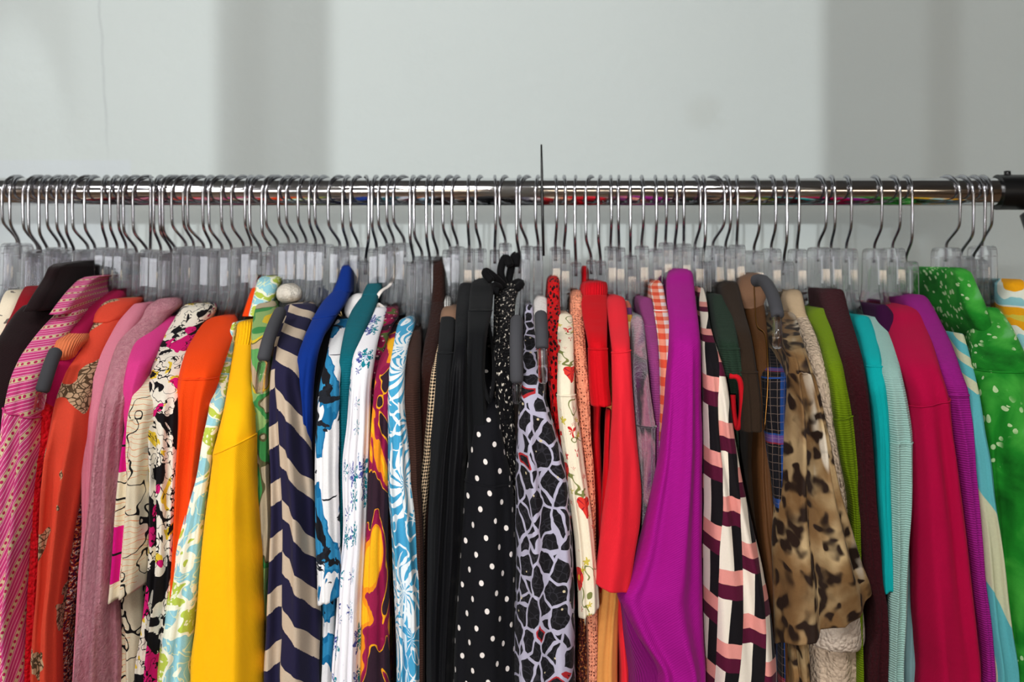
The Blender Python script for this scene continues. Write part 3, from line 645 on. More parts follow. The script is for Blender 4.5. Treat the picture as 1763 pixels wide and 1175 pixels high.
garment('blouse', 'blouse', 'light blue blouse with white swirling fronds', m,
        [(549, 690, 706, .08), (556, 684, 712), (600, 675, 701), (650, 667, 695), (700, 665, 696), (760, 665, 702), (830, 665, 708), (900, 668, 716), (980, 672, 722), (1060, 677, 726), (1175, 680, 727)], ys=680, dn=.08, fold=(.004, 2))
garment('sweater', 'sweater', 'brown fine knit sweater right of the light blue swirl blouse', plain('brown_knit', '#3c261f', 'course'),
        [(570, 698, 722, .1), (580, 693, 724), (620, 691, 723), (680, 691, 721), (740, 693, 723), (800, 700, 724), (830, 704, 724), (900, 712, 726), (1175, 720, 730)], ds=.193, dn=.1)
m = plain('dark_brown_velour', '#301610', 'fuzz')
garment('dress', 'dress', 'dark brown dress with a tall standing neck', m, [(520, 742, 765, .06), (560, 736, 760), (600, 728, 754), (650, 722, 750), (750, 720, 742), (900, 722, 737), (1175, 724, 736)], ds=.175, dn=.06,
        parts=[('collar', m, [(442, 750, 764, .0), (447, 744, 765, .02), (480, 744, 765, .04), (532, 741, 765, .065)], {})])
def houndstooth(s, a, b):
    g = G('houndstooth'); x, y = g.rot(45); ck = g.ma('LESS_THAN', g.ma('MULTIPLY', g.ma('SUBTRACT', g.frac(x, s), .5), g.ma('SUBTRACT', g.frac(y, s), .5)), 0); return g.done(g.mix(ck, a, b))
garment('jacket', 'jacket', 'black and cream houndstooth jacket with checked collar', houndstooth(.0045, '#141011', '#d2b795'),
        [(548, 750, 770, .08), (600, 748, 762), (650, 740, 757), (700, 735, 752), (780, 728, 744), (840, 718, 738), (900, 713, 732), (1175, 715, 730)], ds=.18, dn=.08,
        parts=[('collar', houndstooth(.0036, '#1a1a1c', '#e4e2de'), [(509, 757, 772, .03), (515, 753, 776, .05), (540, 752, 776, .07), (560, 752, 772, .085)], {'label': 'black and white checked collar'})])
m = plain('charcoal_knit', '#191a1c', 'knit')
garment('sweater', 'sweater', 'charcoal black sweater with a tan neckband', m,
        [(545, 758, 784, .105), (600, 753, 780), (660, 748, 776), (720, 744, 773), (780, 740, 768), (850, 738, 760), (950, 735, 754), (1175, 733, 750)], ys=650, dn=.105, seam=607, ds=.195,
        parts=[('neckband', plain('tan_rib', '#8a6a55', 'knit'), [(528, 765, 786, .075), (533, 760, 790, .092), (545, 757, 791, .104), (556, 756, 785, .112)], {'label': 'tan neckband'})])
garment('jacket', 'jacket', 'smooth black satin jacket with a full draped sleeve', plain('black_satin', '#0c0c0f', 'cloth', .05, rough=.55),
        [(487, 792, 815, .04), (500, 788, 815), (540, 784, 810), (600, 781, 803), (640, 776, 803), (700, 770, 804), (760, 760, 804), (830, 752, 800), (900, 748, 797), (1000, 742, 790), (1100, 738, 782), (1175, 736, 780)], ys=640, ds=.197, dn=.04, fold=(.005, 1.5))
garment('blouse', 'blouse', 'plain black stretch blouse with rounded shoulder, left of the black tweed', plain('black_jersey', '#121315', 'knit'),
        [(480, 820, 842, .05), (486, 812, 846, .07), (505, 808, 849), (533, 806, 847), (580, 804, 838), (640, 802, 834), (700, 800, 838), (745, 802, 840), (800, 806, 834), (900, 800, 832), (1175, 800, 830)], seam=534, ds=.19, ys=600, dn=.05, fold=(.004, 1.4))
g = G('polka_dot'); P = .0255; x, y = g.rot(14); row = g.ma('FLOOR', g.ma('DIVIDE', y, P*.5)); xs = g.ma('ADD', x, g.ma('MULTIPLY', row, P*.5))
du = g.ma('MULTIPLY', g.ma('SUBTRACT', g.frac(xs, P), .5), P); dv = g.ma('MULTIPLY', g.ma('SUBTRACT', g.frac(y, P*.5), .5), P*.5)
dot = g.less(g.ma('ADD', g.ma('MULTIPLY', du, du), g.ma('MULTIPLY', g.ma('MULTIPLY', dv, dv), .65)), .0021**2); m = g.done(g.mix(dot, '#121216', '#e9e0da'), 'cloth', .05)
b = garment('blouse', 'blouse', 'black chiffon blouse with small white polka dots', m,
        [(590, 832, 850, .1), (650, 826, 853), (700, 820, 858), (750, 812, 864), (800, 804, 873), (838, 799, 881), (880, 795, 886), (940, 791, 888), (1000, 787, 889), (1060, 783, 889), (1175, 777, 889)], ys=800, dn=.1, ds=.208, seam=838, skew=6, fold=(.0035, 1.5), rnd=.62)
strip('strap', plain('black_strap', '#121214'), [(842, 560, .10), (832, 590, .125), (829, 620, .15), (832, 655, .18), (842, 690, .19), (850, 655, .175), (850, 615, .15), (846, 585, .12), (842, 562, .10)], .0035, b, .5)
g = G('black_white_boucle'); n = g.noise(330, 2, vec=g.scl(1, .55))[0]; m = g.done(g.ramp(n, [(0, '#0d0c0e'), (.57, '#0d0c0e'), (.6, '#8d857c'), (.64, '#e6dccd')]), 'chunky')
b = garment('sweater', 'sweater', 'black boucle sweater flecked white with tasselled neck', m,
        [(488, 855, 892, .04), (494, 852, 895), (520, 850, 888), (580, 849, 885), (650, 849, 884), (700, 850, 886), (780, 856, 888), (850, 868, 890), (950, 880, 892), (1175, 880, 892)], ds=.178, dn=.04)
for k, pts in enumerate(([(866, 492, .05), (852, 478, .06), (838, 468, .062), (836, 472, .066), (846, 484, .07)], [(868, 490, .04), (862, 470, .04), (866, 450, .04), (872, 444, .04), (878, 458, .045)],
                         [(875, 488, .03), (880, 462, .03), (884, 444, .03), (890, 440, .03), (888, 458, .035)], [(880, 492, .03), (892, 486, .04), (897, 490, .05), (890, 497, .06)], [(860, 496, .055), (852, 492, .065), (848, 500, .07), (858, 503, .07)])):
    strip('tassel', m, pts, .0042, b, 1.0)
def giraffe():
    g = G('giraffe_print'); w = g.warp(.010, 60); vv = g.scl(1.0, .80, w); d, c = g.voro(62, 'DISTANCE_TO_EDGE', vec=vv); _, cc = g.voro(62, 'F1', vec=vv)
    q = g.N.new('ShaderNodeSeparateXYZ'); g.nt.links.new(cc, q.inputs[0])
    inn = g.less(g.voro(150, 'DISTANCE_TO_EDGE', vec=w)[0], .05)
    k = g.mix(inn, '#1a191c', '#2f2d33'); edge = g.less(d, .07); red = g.both(g.less(d, .15), g.step(q.outputs[0], .94))
    c = g.mix(red, k, '#b02a30'); c = g.mix(edge, c, '#b7b2c6'); s = g.less(g.voro(70, vec=g.scl(1, 1.1))[0], .10); return g.done(g.mix(s, c, '#d8c7a0'), 'cloth', .05)
garment('blouse', 'blouse', 'sheer black and lavender giraffe print blouse with sequins', giraffe(),
        [(525, 904, 918, .08), (560, 903, 920), (600, 902, 925), (650, 898, 933), (690, 895, 941), (720, 892, 950), (760, 890, 962), (800, 889, 974), (850, 888, 983), (920, 887, 988), (1000, 887, 992), (1080, 885, 994), (1175, 882, 995)], ys=740, ds=.212, dn=.08, fold=(.004, 1.7), rnd=.65)
garment('sweater', 'sweater', 'white fluffy knit top over a grey foam padded hanger', plain('white_fluff', '#f0e9e4', 'fuzz'),
        [(511, 924, 940, .06), (520, 919, 945), (545, 918, 946), (580, 920, 945), (640, 925, 943), (800, 928, 940), (1175, 928, 940)], ds=.15, dn=.06, ys=640)
g = G('red_lace'); hole = g.less(g.voro(300, vec=g.scl(1, .45))[0], .40); m = g.done(g.mix(hole, '#cc1216', '#240507'), 'chunky')
garment('cardigan', 'cardigan', 'red open lace knit cardigan', m, [(475, 950, 960, .03), (482, 944, 964, .05), (520, 942, 965), (580, 942, 966), (640, 944, 966), (720, 950, 970), (800, 958, 974), (1175, 965, 977)], ds=.178, dn=.03)
g = G('cream_poppy'); w = g.warp(.006, 110); dx, dy, r, k = g.local(42, g.scl(1, .75, w), .9); dx2, dy2, r2, k2 = g.local(95, w)
fl = g.both(g.less(r, g.ma('MULTIPLY_ADD', g.ma('SINE', g.ma('MULTIPLY', g.ma('ARCTAN2', dy, dx), 3)), .05, .33)), g.step(k[0], .22)); sm = g.both(g.less(r2, g.ma('MULTIPLY_ADD', g.ma('SINE', g.ma('MULTIPLY', g.ma('ARCTAN2', dy2, dx2), 5)), .10, .26)), g.step(k2[1], .62))
stem = g.both(g.less(g.ma('ABSOLUTE', g.ma('SUBTRACT', g.noise(44, 1, off=2)[0], .5)), .010), g.step(g.noise(20, 1, off=8)[0], .50))
c = g.mix(stem, '#efe2c8', '#7c8048'); c = g.mix(sm, c, g.mix(g.step(k2[2], .75), '#cc4f46', '#c9b64a')); pet = g.mix(g.less(g.tri(g.ma('ARCTAN2', dy, dx), 1.05), .10), '#de3a30', '#9e1c2c'); c = g.mix(fl, c, pet); c = g.mix(g.both(fl, g.less(r, .09)), c, '#e8c23a'); m = g.done(c)
garment('blouse', 'blouse', 'cream blouse scattered with red poppies, short sleeve', m,
        [(541, 962, 984, .1), (548, 959, 987), (600, 961, 989), (680, 960, 991), (740, 963, 1001), (800, 972, 1008), (850, 980, 1015), (920, 988, 1023), (980, 993, 1029), (1030, 996, 1032), (1062, 997, 1033)], hem=1061, hskew=-18, ys=680, dn=.1, seam=680, under=[(1070, 1000, 1024, .165), (1175, 1000, 1020, .165)])
g = G('peach_mesh'); hole = g.less(g.voro(330, rnd=.35)[0], .27); m = g.done(g.mix(hole, '#f09a78', '#6e3426'), 'chunky')
garment('sweater', 'sweater', 'peach open mesh knit sweater', m, [(500, 990, 1000, .05), (508, 984, 1003, .07), (540, 983, 1005), (600, 988, 1010), (680, 993, 1016), (760, 1000, 1019), (800, 1006, 1023), (900, 1012, 1028), (1000, 1012, 1030), (1175, 1012, 1030)], ds=.183, dn=.05)
g = G('rust_sequin', .5); n = g.noise(420, 2)[0]; m = g.done(g.ramp(n, [(0, '#3b1512'), (.5, '#6c2c20'), (.6, '#b8763a')]), 'chunky')
garment('sweater', 'sweater', 'rust brown glittery knit sweater showing below the poppy blouse', m, [(640, 985, 1000, .1), (900, 995, 1015, .14), (1040, 996, 1030, .165), (1100, 996, 1028, .17), (1175, 994, 1020, .172)], ds=.17, dn=.1)
RED = G('red_quilted'); RED.height(RED.voro(34, 'DISTANCE_TO_EDGE', vec=RED.warp(.02, 40))[0], .0012); m = RED.done('#cc0a18', 'cloth', .05)
garment('jacket', 'jacket', 'red quilted jacket with rib collar and open armhole', m,
        [(508, 1001, 1049, .07), (540, 1004, 1048), (600, 1014, 1047), (660, 1015, 1051), (690, 1017, 1054), (702, 1018, 1055)], hem=701, seam=600, ys=620, ds=.19, dn=.07, under=[(740, 1022, 1034, .165), (800, 1024, 1036, .165), (900, 1030, 1042, .165), (1175, 1032, 1042, .16)],
        parts=[('collar', plain('red_rib', '#c80c1c', 'rib'), [(484, 1010, 1043, .05), (488, 1003, 1048, .064), (500, 1001, 1049, .068), (516, 1003, 1047, .070)], {}), ('hood', None, [(458, 1004, 1012, 0), (468, 1002, 1015, .01), (510, 1002, 1015, .03)], {}),
               ('placket', None, [(706, 1044, 1054, .182), (760, 1042, 1052, .184), (850, 1038, 1048, .184), (950, 1034, 1044, .18), (1100, 1034, 1042, .17)], {'back': .006})])
garment('dress', 'dress', 'plain tan orange dress hanging below the coral t-shirt sleeve', plain('tan_orange', '#e09850', 'knit'),
        [(590, 1044, 1056, .1), (700, 1044, 1056, .13), (800, 1045, 1057, .16), (980, 1036, 1072, .17), (1020, 1030, 1072, .178), (1080, 1022, 1068, .18), (1175, 1012, 1066, .18)], ds=.18, dn=.1)
garment('t_shirt', 't-shirt', 'coral red t-shirt with short stitched sleeve', plain('coral_red', '#ea2634', 'knit', .05),
        [(510, 1052, 1072, .08), (516, 1047, 1078, .095), (560, 1050, 1084), (610, 1056, 1087), (680, 1056, 1092), (750, 1054, 1098), (810, 1052, 1105), (860, 1046, 1109), (910, 1040, 1107), (960, 1034, 1098), (1020, 1027, 1087)], hem=1020, hskew=14, seam=608, skew=-4, ys=650, ds=.208, dn=.08, fold=(.0018, .9),
        under=[(900, 1068, 1086, .175), (1040, 1064, 1082, .178), (1100, 1066, 1082, .178), (1175, 1070, 1084, .178)])
g = G('striped_multi'); m = g.done(g.ramp(g.frac(g.v, .06), [(0, '#a9c7b8'), (.2, '#e3d29a'), (.4, '#d79a3c'), (.6, '#6b3a6b'), (.8, '#b5624e')]))
garment('blouse', 'blouse', 'multicoloured striped blouse, sliver between coral tee and mauve velvet', m, [(518, 1073, 1084, .08), (530, 1076, 1089), (600, 1080, 1092), (700, 1084, 1096), (1175, 1090, 1102)], ds=.165)
g = G('mauve_velvet', .6, .8); n = g.noise(26, 3, dist=.5, vec=g.scl(1.4, .6))[0]; m = g.done(g.ramp(n, [(0, '#2b1226'), (.38, '#57204f'), (.47, '#3a3236'), (.54, '#b07083'), (.66, '#6b2a5e')], False), 'fuzz')
garment('jacket', 'jacket', 'mottled mauve and purple velvet jacket with cuffed sleeve', m,
        [(543, 1092, 1106, .1), (549, 1087, 1112, .11), (600, 1088, 1115), (660, 1090, 1120), (720, 1093, 1129), (738, 1094, 1132), (745, 1096, 1132), (850, 1102, 1130, .19), (950, 1108, 1127, .175), (1175, 1112, 1126, .16)], ds=.197, dn=.1, seam=737, skew=4)
garment('sweater', 'sweater', 'mauve purple fine knit sweater behind the gingham sleeve', plain('mauve_knit', '#8e3a76', 'course'),
        [(513, 1105, 1122, .08), (518, 1101, 1125), (560, 1112, 1132), (600, 1116, 1136), (680, 1122, 1141), (740, 1128, 1143), (900, 1130, 1143), (1175, 1130, 1143)], seam=560, ds=.18, ys=640)
g = G('coral_gingham'); sx, sy = g.step(g.frac(g.u, .017), .5), g.step(g.frac(g.v, .017), .5)
m = g.done(g.ramp(g.ma('MULTIPLY', g.ma('ADD', sx, sy), .45), [(0, '#f3e6df'), (.3, '#ee9479'), (.8, '#e2543a')]))
garment('shirt', 'shirt', 'coral and white gingham checked shirt', m, [(483, 1130, 1138, .04), (492, 1122, 1143, .055), (530, 1128, 1150), (580, 1134, 1158), (640, 1138, 1158), (690, 1138, 1156), (760, 1138, 1154), (900, 1138, 1150), (1175, 1138, 1150)], ds=.187, dn=.04, seam=533, ys=640)
m = plain('magenta_twill', '#a31086', 'twill', .06)
garment('sweater', 'sweater', 'large plain magenta sweater with wide hanging sleeve', m,
        [(463, 1165, 1188, .06), (470, 1156, 1196, .075), (485, 1152, 1199), (520, 1153, 1203), (560, 1157, 1208), (600, 1156, 1212), (660, 1151, 1214), (720, 1147, 1215), (780, 1142, 1216), (840, 1132, 1217), (900, 1120, 1218), (960, 1105, 1219), (1010, 1085, 1220), (1040, 1068, 1221), (1075, 1080, 1222), (1110, 1098, 1223), (1175, 1136, 1224)], ys=620, ds=.215, dn=.06, fold=(.004, 1.8), rnd=.65,
        parts=[('cuff', plain('magenta_rib', '#7c0f66', 'rib'), [(1036, 1069, 1090, .200), (1060, 1072, 1104, .196), (1100, 1076, 1130, .196), (1175, 1082, 1190, .196), (1400, 1090, 1200, .19)], {'back': .02, 'label': 'darker ribbed fold of the sleeve'})])
g = G('basket_stripe'); x, y = g.rot(-8); cw, ch = .0275, .068
ci = g.ma('FLOOR', g.ma('DIVIDE', x, cw)); yy = g.ma('SUBTRACT', y, g.ma('MULTIPLY', ci, ch*.42)); fy = g.frac(yy, ch); fx = g.frac(x, cw)
hor = g.less(fy, .40); hs = g.step(fy, .20); vs = g.step(fx, .5)
c = g.mix(hor, g.mix(vs, '#efe3d2', '#171417'), g.mix(hs, '#561530', '#e5968c')); m = g.done(c, 'cloth', .04)
garment('blouse', 'blouse', 'pink, maroon, black and cream geometric basket weave blouse', m,
        [(495, 1202, 1212, .05), (510, 1203, 1217), (560, 1210, 1225), (600, 1212, 1237), (640, 1214, 1251), (700, 1216, 1263), (760, 1216, 1272), (820, 1216, 1284), (880, 1218, 1298), (940, 1219, 1313), (1000, 1220, 1329), (1060, 1222, 1340), (1120, 1224, 1347), (1175, 1225, 1353)], ys=650, ds=.205, dn=.05, fold=(.004, 1.7))
garment('sweater', 'sweater', 'mustard yellow top, sliver left of the dark green knit', plain('mustard', '#b58a14', 'knit'), [(563, 1228, 1240, .09), (575, 1226, 1246), (640, 1236, 1252), (700, 1240, 1254), (900, 1250, 1260), (1175, 1254, 1262)], ds=.17)
b = garment('sweater', 'sweater', 'dark green knit sweater with red trim around the armhole', plain('forest_knit', '#233528', 'course', .2),
        [(508, 1233, 1250, .07), (515, 1229, 1257), (560, 1236, 1269), (600, 1242, 1277), (640, 1248, 1284), (650, 1250, 1285)], hem=650, seam=600, ds=.193, dn=.07, ys=620, under=[(700, 1256, 1270, .155), (760, 1264, 1274, .15), (1175, 1270, 1280, .15)])
strip('trim', plain('red_knit_trim', '#c41420', 'chunky'), [(1256, 648, .192), (1272, 652, .194), (1277, 680, .19), (1276, 715, .185), (1270, 738, .18), (1264, 715, .175), (1262, 680, .175)], .0026, b, 1)['label'] = 'bright red armhole trim'
garment('jacket', 'jacket', 'dark olive brown felt jacket with short wide sleeve', plain('olive_felt', '#31241a', 'knit', .15),
        [(486, 1247, 1272, .05), (492, 1244, 1275), (540, 1258, 1286), (580, 1268, 1297), (640, 1276, 1307), (700, 1280, 1315), (745, 1281, 1316)], hem=745, seam=640, ds=.195, dn=.05, ys=640, under=[(800, 1288, 1304, .15), (1000, 1300, 1312, .15), (1175, 1300, 1312, .15)],
        parts=[('collar', plain('olive_rib', '#2b2016', 'rib'), [(484, 1250, 1268, .04), (488, 1245, 1273, .052), (510, 1248, 1277, .07)], {})])
m = plain('brown_leather', '#5b3a20', 'cloth', .12, rough=.55, sheen=0)
b = garment('jacket', 'jacket', 'brown leather jacket with zip over a grey padded hanger', m,
        [(520, 1285, 1320, .08), (600, 1300, 1326), (700, 1306, 1327), (800, 1306, 1332), (900, 1312, 1342), (1000, 1325, 1350), (1100, 1342, 1360), (1175, 1352, 1364)], ds=.178, dn=.08,
        parts=[('collar', plain('tan_leather', '#7b5a44', 'cloth', .12, rough=.6), [(470, 1294, 1308, .02), (476, 1280, 1322, .045), (500, 1276, 1325, .07), (532, 1282, 1318, .09)], {'depth': .012})])
strip('zipper', simple('brass', '#a8743a', .35, 1.0), [(1298, 480, .10), (1299, 510, .115), (1303, 560, .14), (1318, 580, .16), (1322, 650, .185), (1316, 740, .19)], .0011, b, .6)
g = G('navy_plaid'); x, y = g.u, g.v
bl = g.less(g.tri(g.ma('ADD', x, .0135), .034), .12); rd = g.less(g.tri(g.ma('ADD', y, .02), .075), .055); b2 = g.less(g.tri(g.ma('ADD', y, .026), .060), .07); fine = g.either(g.less(g.tri(x, .0068), .05), g.less(g.tri(y, .0075), .04))
c = g.mix(g.ma('MULTIPLY', bl, .85), '#131216', '#20427f'); c = g.mix(g.ma('MULTIPLY', rd, .55), c, '#9c2a38'); c = g.mix(g.ma('MULTIPLY', b2, .5), c, '#2c55a0'); c = g.mix(g.ma('MULTIPLY', fine, .22), c, '#b59a8a'); m = g.done(c)
garment('shirt', 'shirt', 'black plaid shirt with blue and red checks', m, [(598, 1330, 1348, .12), (605, 1324, 1359), (650, 1320, 1370), (660, 1319, 1370), (720, 1320, 1368), (780, 1326, 1364), (830, 1333, 1360), (890, 1340, 1354), (1000, 1345, 1354), (1175, 1346, 1354)], ds=.193, dn=.12, seam=652, skew=-4, ys=670)
g = G('leopard_chiffon', .6); w = g.warp(.022, 60); d, cc = g.voro(74, 'SMOOTH_F1', vec=w); n = g.noise(22, 3)[0]; ring = g.less(g.ma('MULTIPLY_ADD', n, .45, d), .60, .10)
base = g.mix(g.step(g.noise(24, 3, off=4)[0], .55, .14), '#8d6a42', '#cfb283'); pale = g.step(g.noise(18, 2, off=9, vec=g.scl(1.8, .5))[0], .68, .05)
dk = g.step(g.noise(11, 2, off=2)[0], .50, .15); base = g.mix(g.ma('MULTIPLY', dk, .45), base, '#4a3421'); c = g.mix(pale, base, '#d5c8b4'); m = g.done(g.mix(ring, c, '#291c15'), 'cloth')
garment('blouse', 'blouse', 'sheer brown leopard print blouse with a wavy fluted sleeve hem', m,
        [(538, 1352, 1368, .09), (548, 1351, 1375), (590, 1354, 1387), (630, 1364, 1401), (680, 1364, 1419), (740, 1362, 1435), (800, 1359, 1449), (850, 1354, 1463), (900, 1350, 1479), (960, 1347, 1497), (1010, 1348, 1511), (1080, 1350, 1522)], hem=1084, hskew=-92, ys=640, ds=.215, dn=.09, fold=(.007, 2.2), ruffle=.003, under=[(1000, 1350, 1392, .185), (1100, 1354, 1398, .19), (1140, 1358, 1400, .19), (1175, 1362, 1402, .19)])
m = plain('oatmeal_knit', '#cbb49c', 'chunky', .15)
garment('sweater', 'sweater', 'oatmeal beige chunky knit sweater with funnel neck', m,
        [(538, 1368, 1390, .08), (580, 1384, 1409), (620, 1396, 1421), (680, 1412, 1434), (740, 1424, 1443), (800, 1436, 1453), (900, 1445, 1468, .18), (1000, 1425, 1490, .186), (1060, 1404, 1500, .19), (1100, 1402, 1504, .192), (1112, 1405, 1500, .19), (1175, 1410, 1500, .19)], dn=.08, ds=.178, ys=680,
        parts=[('collar', plain('oatmeal_rib', '#c9ae8c', 'course'), [(499, 1362, 1378, .03), (505, 1357, 1384, .05), (540, 1363, 1392, .085), (552, 1372, 1396, .092)], {}),
               ('cuff', plain('oatmeal_cuff', '#d8c6b4', 'chunky', .15), [(1052, 1402, 1500, .199), (1070, 1400, 1504, .201), (1112, 1401, 1507, .202), (1124, 1404, 1504, .200)], {'back': .02})])
garment('sweater', 'sweater', 'lime olive green fine knit sweater', plain('lime_knit', '#6f8a0e', 'course'),
        [(531, 1402, 1424, .08), (540, 1397, 1432), (580, 1414, 1446), (640, 1430, 1458), (700, 1440, 1470), (760, 1448, 1478), (800, 1454, 1480), (870, 1468, 1482), (900, 1470, 1484), (1175, 1480, 1490)], ds=.192, seam=722, skew=-8, ys=690)
m = plain('burgundy_boucle', '#46171f', 'fuzz', .55)
garment('cardigan', 'cardigan', 'fuzzy dark burgundy boucle cardigan', m,
        [(498, 1425, 1455, .05), (505, 1419, 1460), (530, 1424, 1466), (570, 1440, 1477), (620, 1455, 1491), (680, 1466, 1501), (740, 1474, 1507), (800, 1478, 1511), (860, 1480, 1515), (940, 1488, 1521), (1000, 1498, 1525), (1050, 1510, 1532), (1175, 1498, 1536)], ds=.196, dn=.05)
garment('t_shirt', 't-shirt', 'bright turquoise t-shirt with shoulder seam and hemmed sleeve', plain('turquoise', '#0cbcbe', 'knit', .05),
        [(544, 1478, 1496, .08), (550, 1475, 1503), (580, 1485, 1514), (630, 1497, 1524), (680, 1504, 1532), (720, 1509, 1536), (800, 1515, 1538), (900, 1518, 1539), (980, 1521, 1542), (1022, 1522, 1543)], hem=1021, hskew=-10, seam=630, ds=.196, under=[(900, 1522, 1534, .16), (1175, 1524, 1534, .16)])
garment('sweater', 'sweater', 'pale mint sweater with sleeve seam', plain('pale_mint', '#a9d3cb', 'course', .05),
        [(546, 1497, 1515, .08), (552, 1495, 1523), (600, 1513, 1546), (650, 1524, 1560), (700, 1531, 1571), (763, 1535, 1579), (850, 1537, 1578), (950, 1539, 1572), (1050, 1537, 1567), (1100, 1534, 1565), (1175, 1531, 1563)], seam=763, ds=.2)
garment('blouse', 'blouse', 'pale sky blue blouse showing between mint and crimson sleeves', plain('pale_sky', '#8fbcc0', 'cloth', .05), [(560, 1530, 1550, .1), (700, 1558, 1580), (800, 1566, 1588), (900, 1564, 1592), (1000, 1562, 1596), (1175, 1558, 1602)], ds=.175)
garment('blouse', 'blouse', 'dark purple top nearly hidden left of the crimson sweater', plain('dark_purple', '#3b0d3a'), [(525, 1512, 1530, .08), (545, 1515, 1545), (600, 1530, 1560), (900, 1560, 1570), (1175, 1562, 1572)], ds=.15)
garment('sweater', 'sweater', 'plain crimson fine knit sweater with wide sleeve, right of mint sweater', plain('crimson_knit', '#c20846', 'knit', .05),
        [(526, 1550, 1582, .07), (532, 1541, 1592, .085), (560, 1542, 1605), (600, 1551, 1620), (640, 1562, 1632), (690, 1577, 1646), (740, 1579, 1652), (800, 1582, 1662), (900, 1586, 1676), (1000, 1591, 1688), (1100, 1596, 1699), (1175, 1600, 1707)], seam=698, skew=-14, ds=.207, dn=.07, fold=(.003, 1.5), rnd=.65)
garment('sweater', 'sweater', 'purple magenta ribbed sweater right behind the crimson one', plain('purple_rib', '#a11f8a', 'course', .05),
        [(508, 1570, 1595, .05), (514, 1566, 1604, .065), (560, 1590, 1630), (600, 1608, 1649), (640, 1620, 1663), (685, 1634, 1677), (740, 1645, 1682), (800, 1655, 1686), (900, 1668, 1695), (1000, 1680, 1702), (1175, 1698, 1718)], seam=680, ds=.197, dn=.05)
g = G('aqua_block'); t = g.ma('ADD', g.ma('MULTIPLY_ADD', g.u, 1.6, g.v), g.ma('MULTIPLY', g.noise(14, 1)[0], .05))
leaf = g.both(g.less(t, -.165, .001), g.step(t, -.255, .001)); top = g.both(g.step(g.v, -.085), g.step(g.frac(g.ma('ADD', g.v, g.u), .034), .55)); low = g.both(g.less(g.v, -.30), g.less(g.u, -.016))
m = g.done(g.mix(g.either(g.either(leaf, top), low), '#62bcc4', '#d3d5b2'))
garment('blouse', 'blouse', 'aqua and cream colour block blouse next to the green shirt', m,
        [(575, 1650, 1662, .12), (620, 1655, 1676), (680, 1668, 1691), (750, 1672, 1704), (800, 1680, 1713), (850, 1684, 1719), (920, 1692, 1731), (1000, 1697, 1743), (1080, 1702, 1753), (1175, 1712, 1767)], ds=.198, dn=.12, ys=740)
g = G('green_batik'); n = g.noise(16, 4, dist=.5)[0]; w = g.warp(.012, 60); dx, dy, r, k = g.local(135, g.scl(1, .75, w)); sp = g.both(g.both(g.less(r, .34), g.step(k[0], .25)), g.step(g.noise(13, 1, off=5)[0], .48, .03))
c = g.ramp(n, [(.28, '#0b5413'), (.47, '#1f8a28'), (.60, '#4ab242'), (.73, '#88cd92')], False); m = g.done(g.mix(g.ma('MULTIPLY', sp, .8), c, '#d3ebb8'))
garment('shirt', 'shirt', 'bright green batik shirt with white petals and open collar', m,
        [(530, 1690, 1725, .1), (560, 1692, 1752), (600, 1697, 1776), (650, 1702, 1800), (720, 1707, 1815), (800, 1712, 1820), (1000, 1720, 1830), (1175, 1724, 1840)], dn=.1, ys=690, seam=640, fold=(.005, 2.2),
        parts=[('collar', m, [(461, 1646, 1660, .06), (468, 1650, 1676, .075), (490, 1656, 1688, .09), (530, 1670, 1706, .115), (560, 1684, 1714, .13), (585, 1700, 1718, .137)], {'bodyw': .022, 'rnd': .9})])
g = G('yellow_aqua_floral'); a = g.noise(24, 1.5, off=3.1)[0]; m = g.done(g.ramp(a, [(0, '#8fc9cf'), (.42, '#e6e9dc'), (.48, '#f2a816'), (.62, '#d9c64a')]))
garment('blouse', 'blouse', 'yellow and pale blue floral blouse at the far right end', m, [(481, 1748, 1764, .05), (488, 1740, 1774, .065), (510, 1738, 1790), (540, 1748, 1806), (600, 1760, 1830), (800, 1785, 1860), (1175, 1790, 1870)], ds=.17, dn=.04)

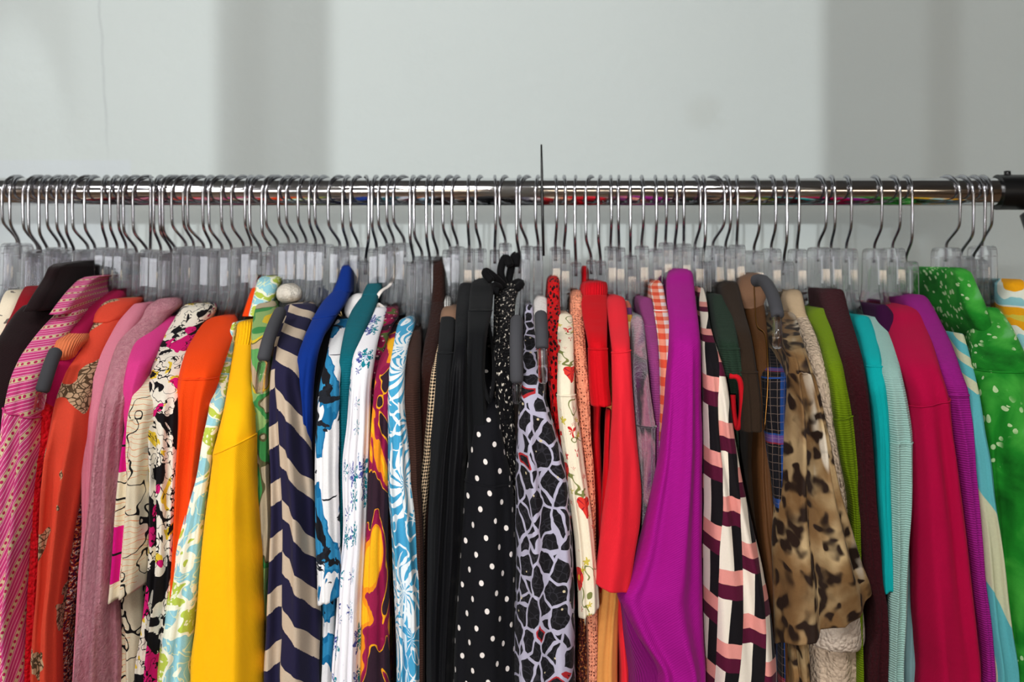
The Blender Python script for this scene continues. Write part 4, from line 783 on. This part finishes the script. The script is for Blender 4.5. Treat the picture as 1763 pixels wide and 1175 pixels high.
# ------------------------------------------------------------------ which hanger carries which garment (both in order along the rail)
order = sorted(range(len(GARM)), key=lambda i: HXS[i]); n, k = len(order), len(HANG); INF = 1e9
D = [[INF]*(k+1) for _ in range(n+1)]; D[0] = [0]*(k+1)
for i in range(1, n+1):
    for j in range(1, k+1): D[i][j] = min(D[i][j-1], D[i-1][j-1]+(HXS[order[i-1]]-HANG[j-1]['X'])**2)
i, j = n, k
while i > 0:
    if D[i][j] == D[i][j-1]: j -= 1
    else: HANG[j-1]['used'] = GARM[order[i-1]]; i -= 1; j -= 1
def carrier(word): return next(h for h in HANG if h['used'] is not None and word in h['used']['label'])
def padded(word, pad, tip):
    e = carrier(word)['o']
    for nm, mt, pts, r, fl in (('foam_grip', FOAM, pad, .0062, 1.0), ('hanger_tip', CLEAR, tip, .0055, .8)):
        bm = bmesh.new(); p = smoothpath([at(*q)-Vector(e.location) for q in pts], 5); q = len(p)
        tube(bm, p, [r*(.7 if i in (0, q-1) else 1) for i in range(q)], 12, fl, (1, 0, 0)); o = link(nm, bm, mt, e)
        o['label'] = 'grey foam grip' if nm == 'foam_grip' else 'clear plastic arm end'
padded('peach ribbed', [(97, 604, .178), (88, 625, .19), (80, 650, .2), (72, 676, .204)], [(72, 676, .204), (69, 692, .206), (66, 706, .206)])
padded('garden print', [(484, 535, .13), (472, 560, .16), (461, 590, .184), (453, 622, .194)], [(453, 622, .194), (449, 650, .197), (447, 678, .197)])
padded('tasselled', [(890, 548, .16), (889, 580, .18), (889, 620, .19), (890, 660, .194)], [(890, 660, .194), (890, 680, .195), (891, 695, .195)])
padded('white fluffy', [(931, 541, .155), (932, 560, .17), (933, 585, .182), (933, 601, .186)], [(933, 601, .188), (934, 630, .192), (935, 660, .192)])
padded('leather jacket', [(1298, 484, .105), (1314, 484, .12), (1326, 500, .15), (1335, 525, .175), (1339, 545, .19)], [(1338, 545, .19), (1338, 575, .2), (1338, 600, .2)])
for h in HANG:
    h['o']['label'] = 'clear plastic hanger with steel hook, '+h['where']

# ------------------------------------------------------------------ loose bits
bm = bmesh.new(); p = [at(932, 249, .024), at(933, 300, .024), at(934, 370, .024), at(936, 441, .024)]
tube(bm, p, [.0010, .0015, .0017, .0014], 8); tag(link('plastic_pin', bm, BLACKP), 'thin black plastic stick standing upright in front of the rail', 'plastic stick')
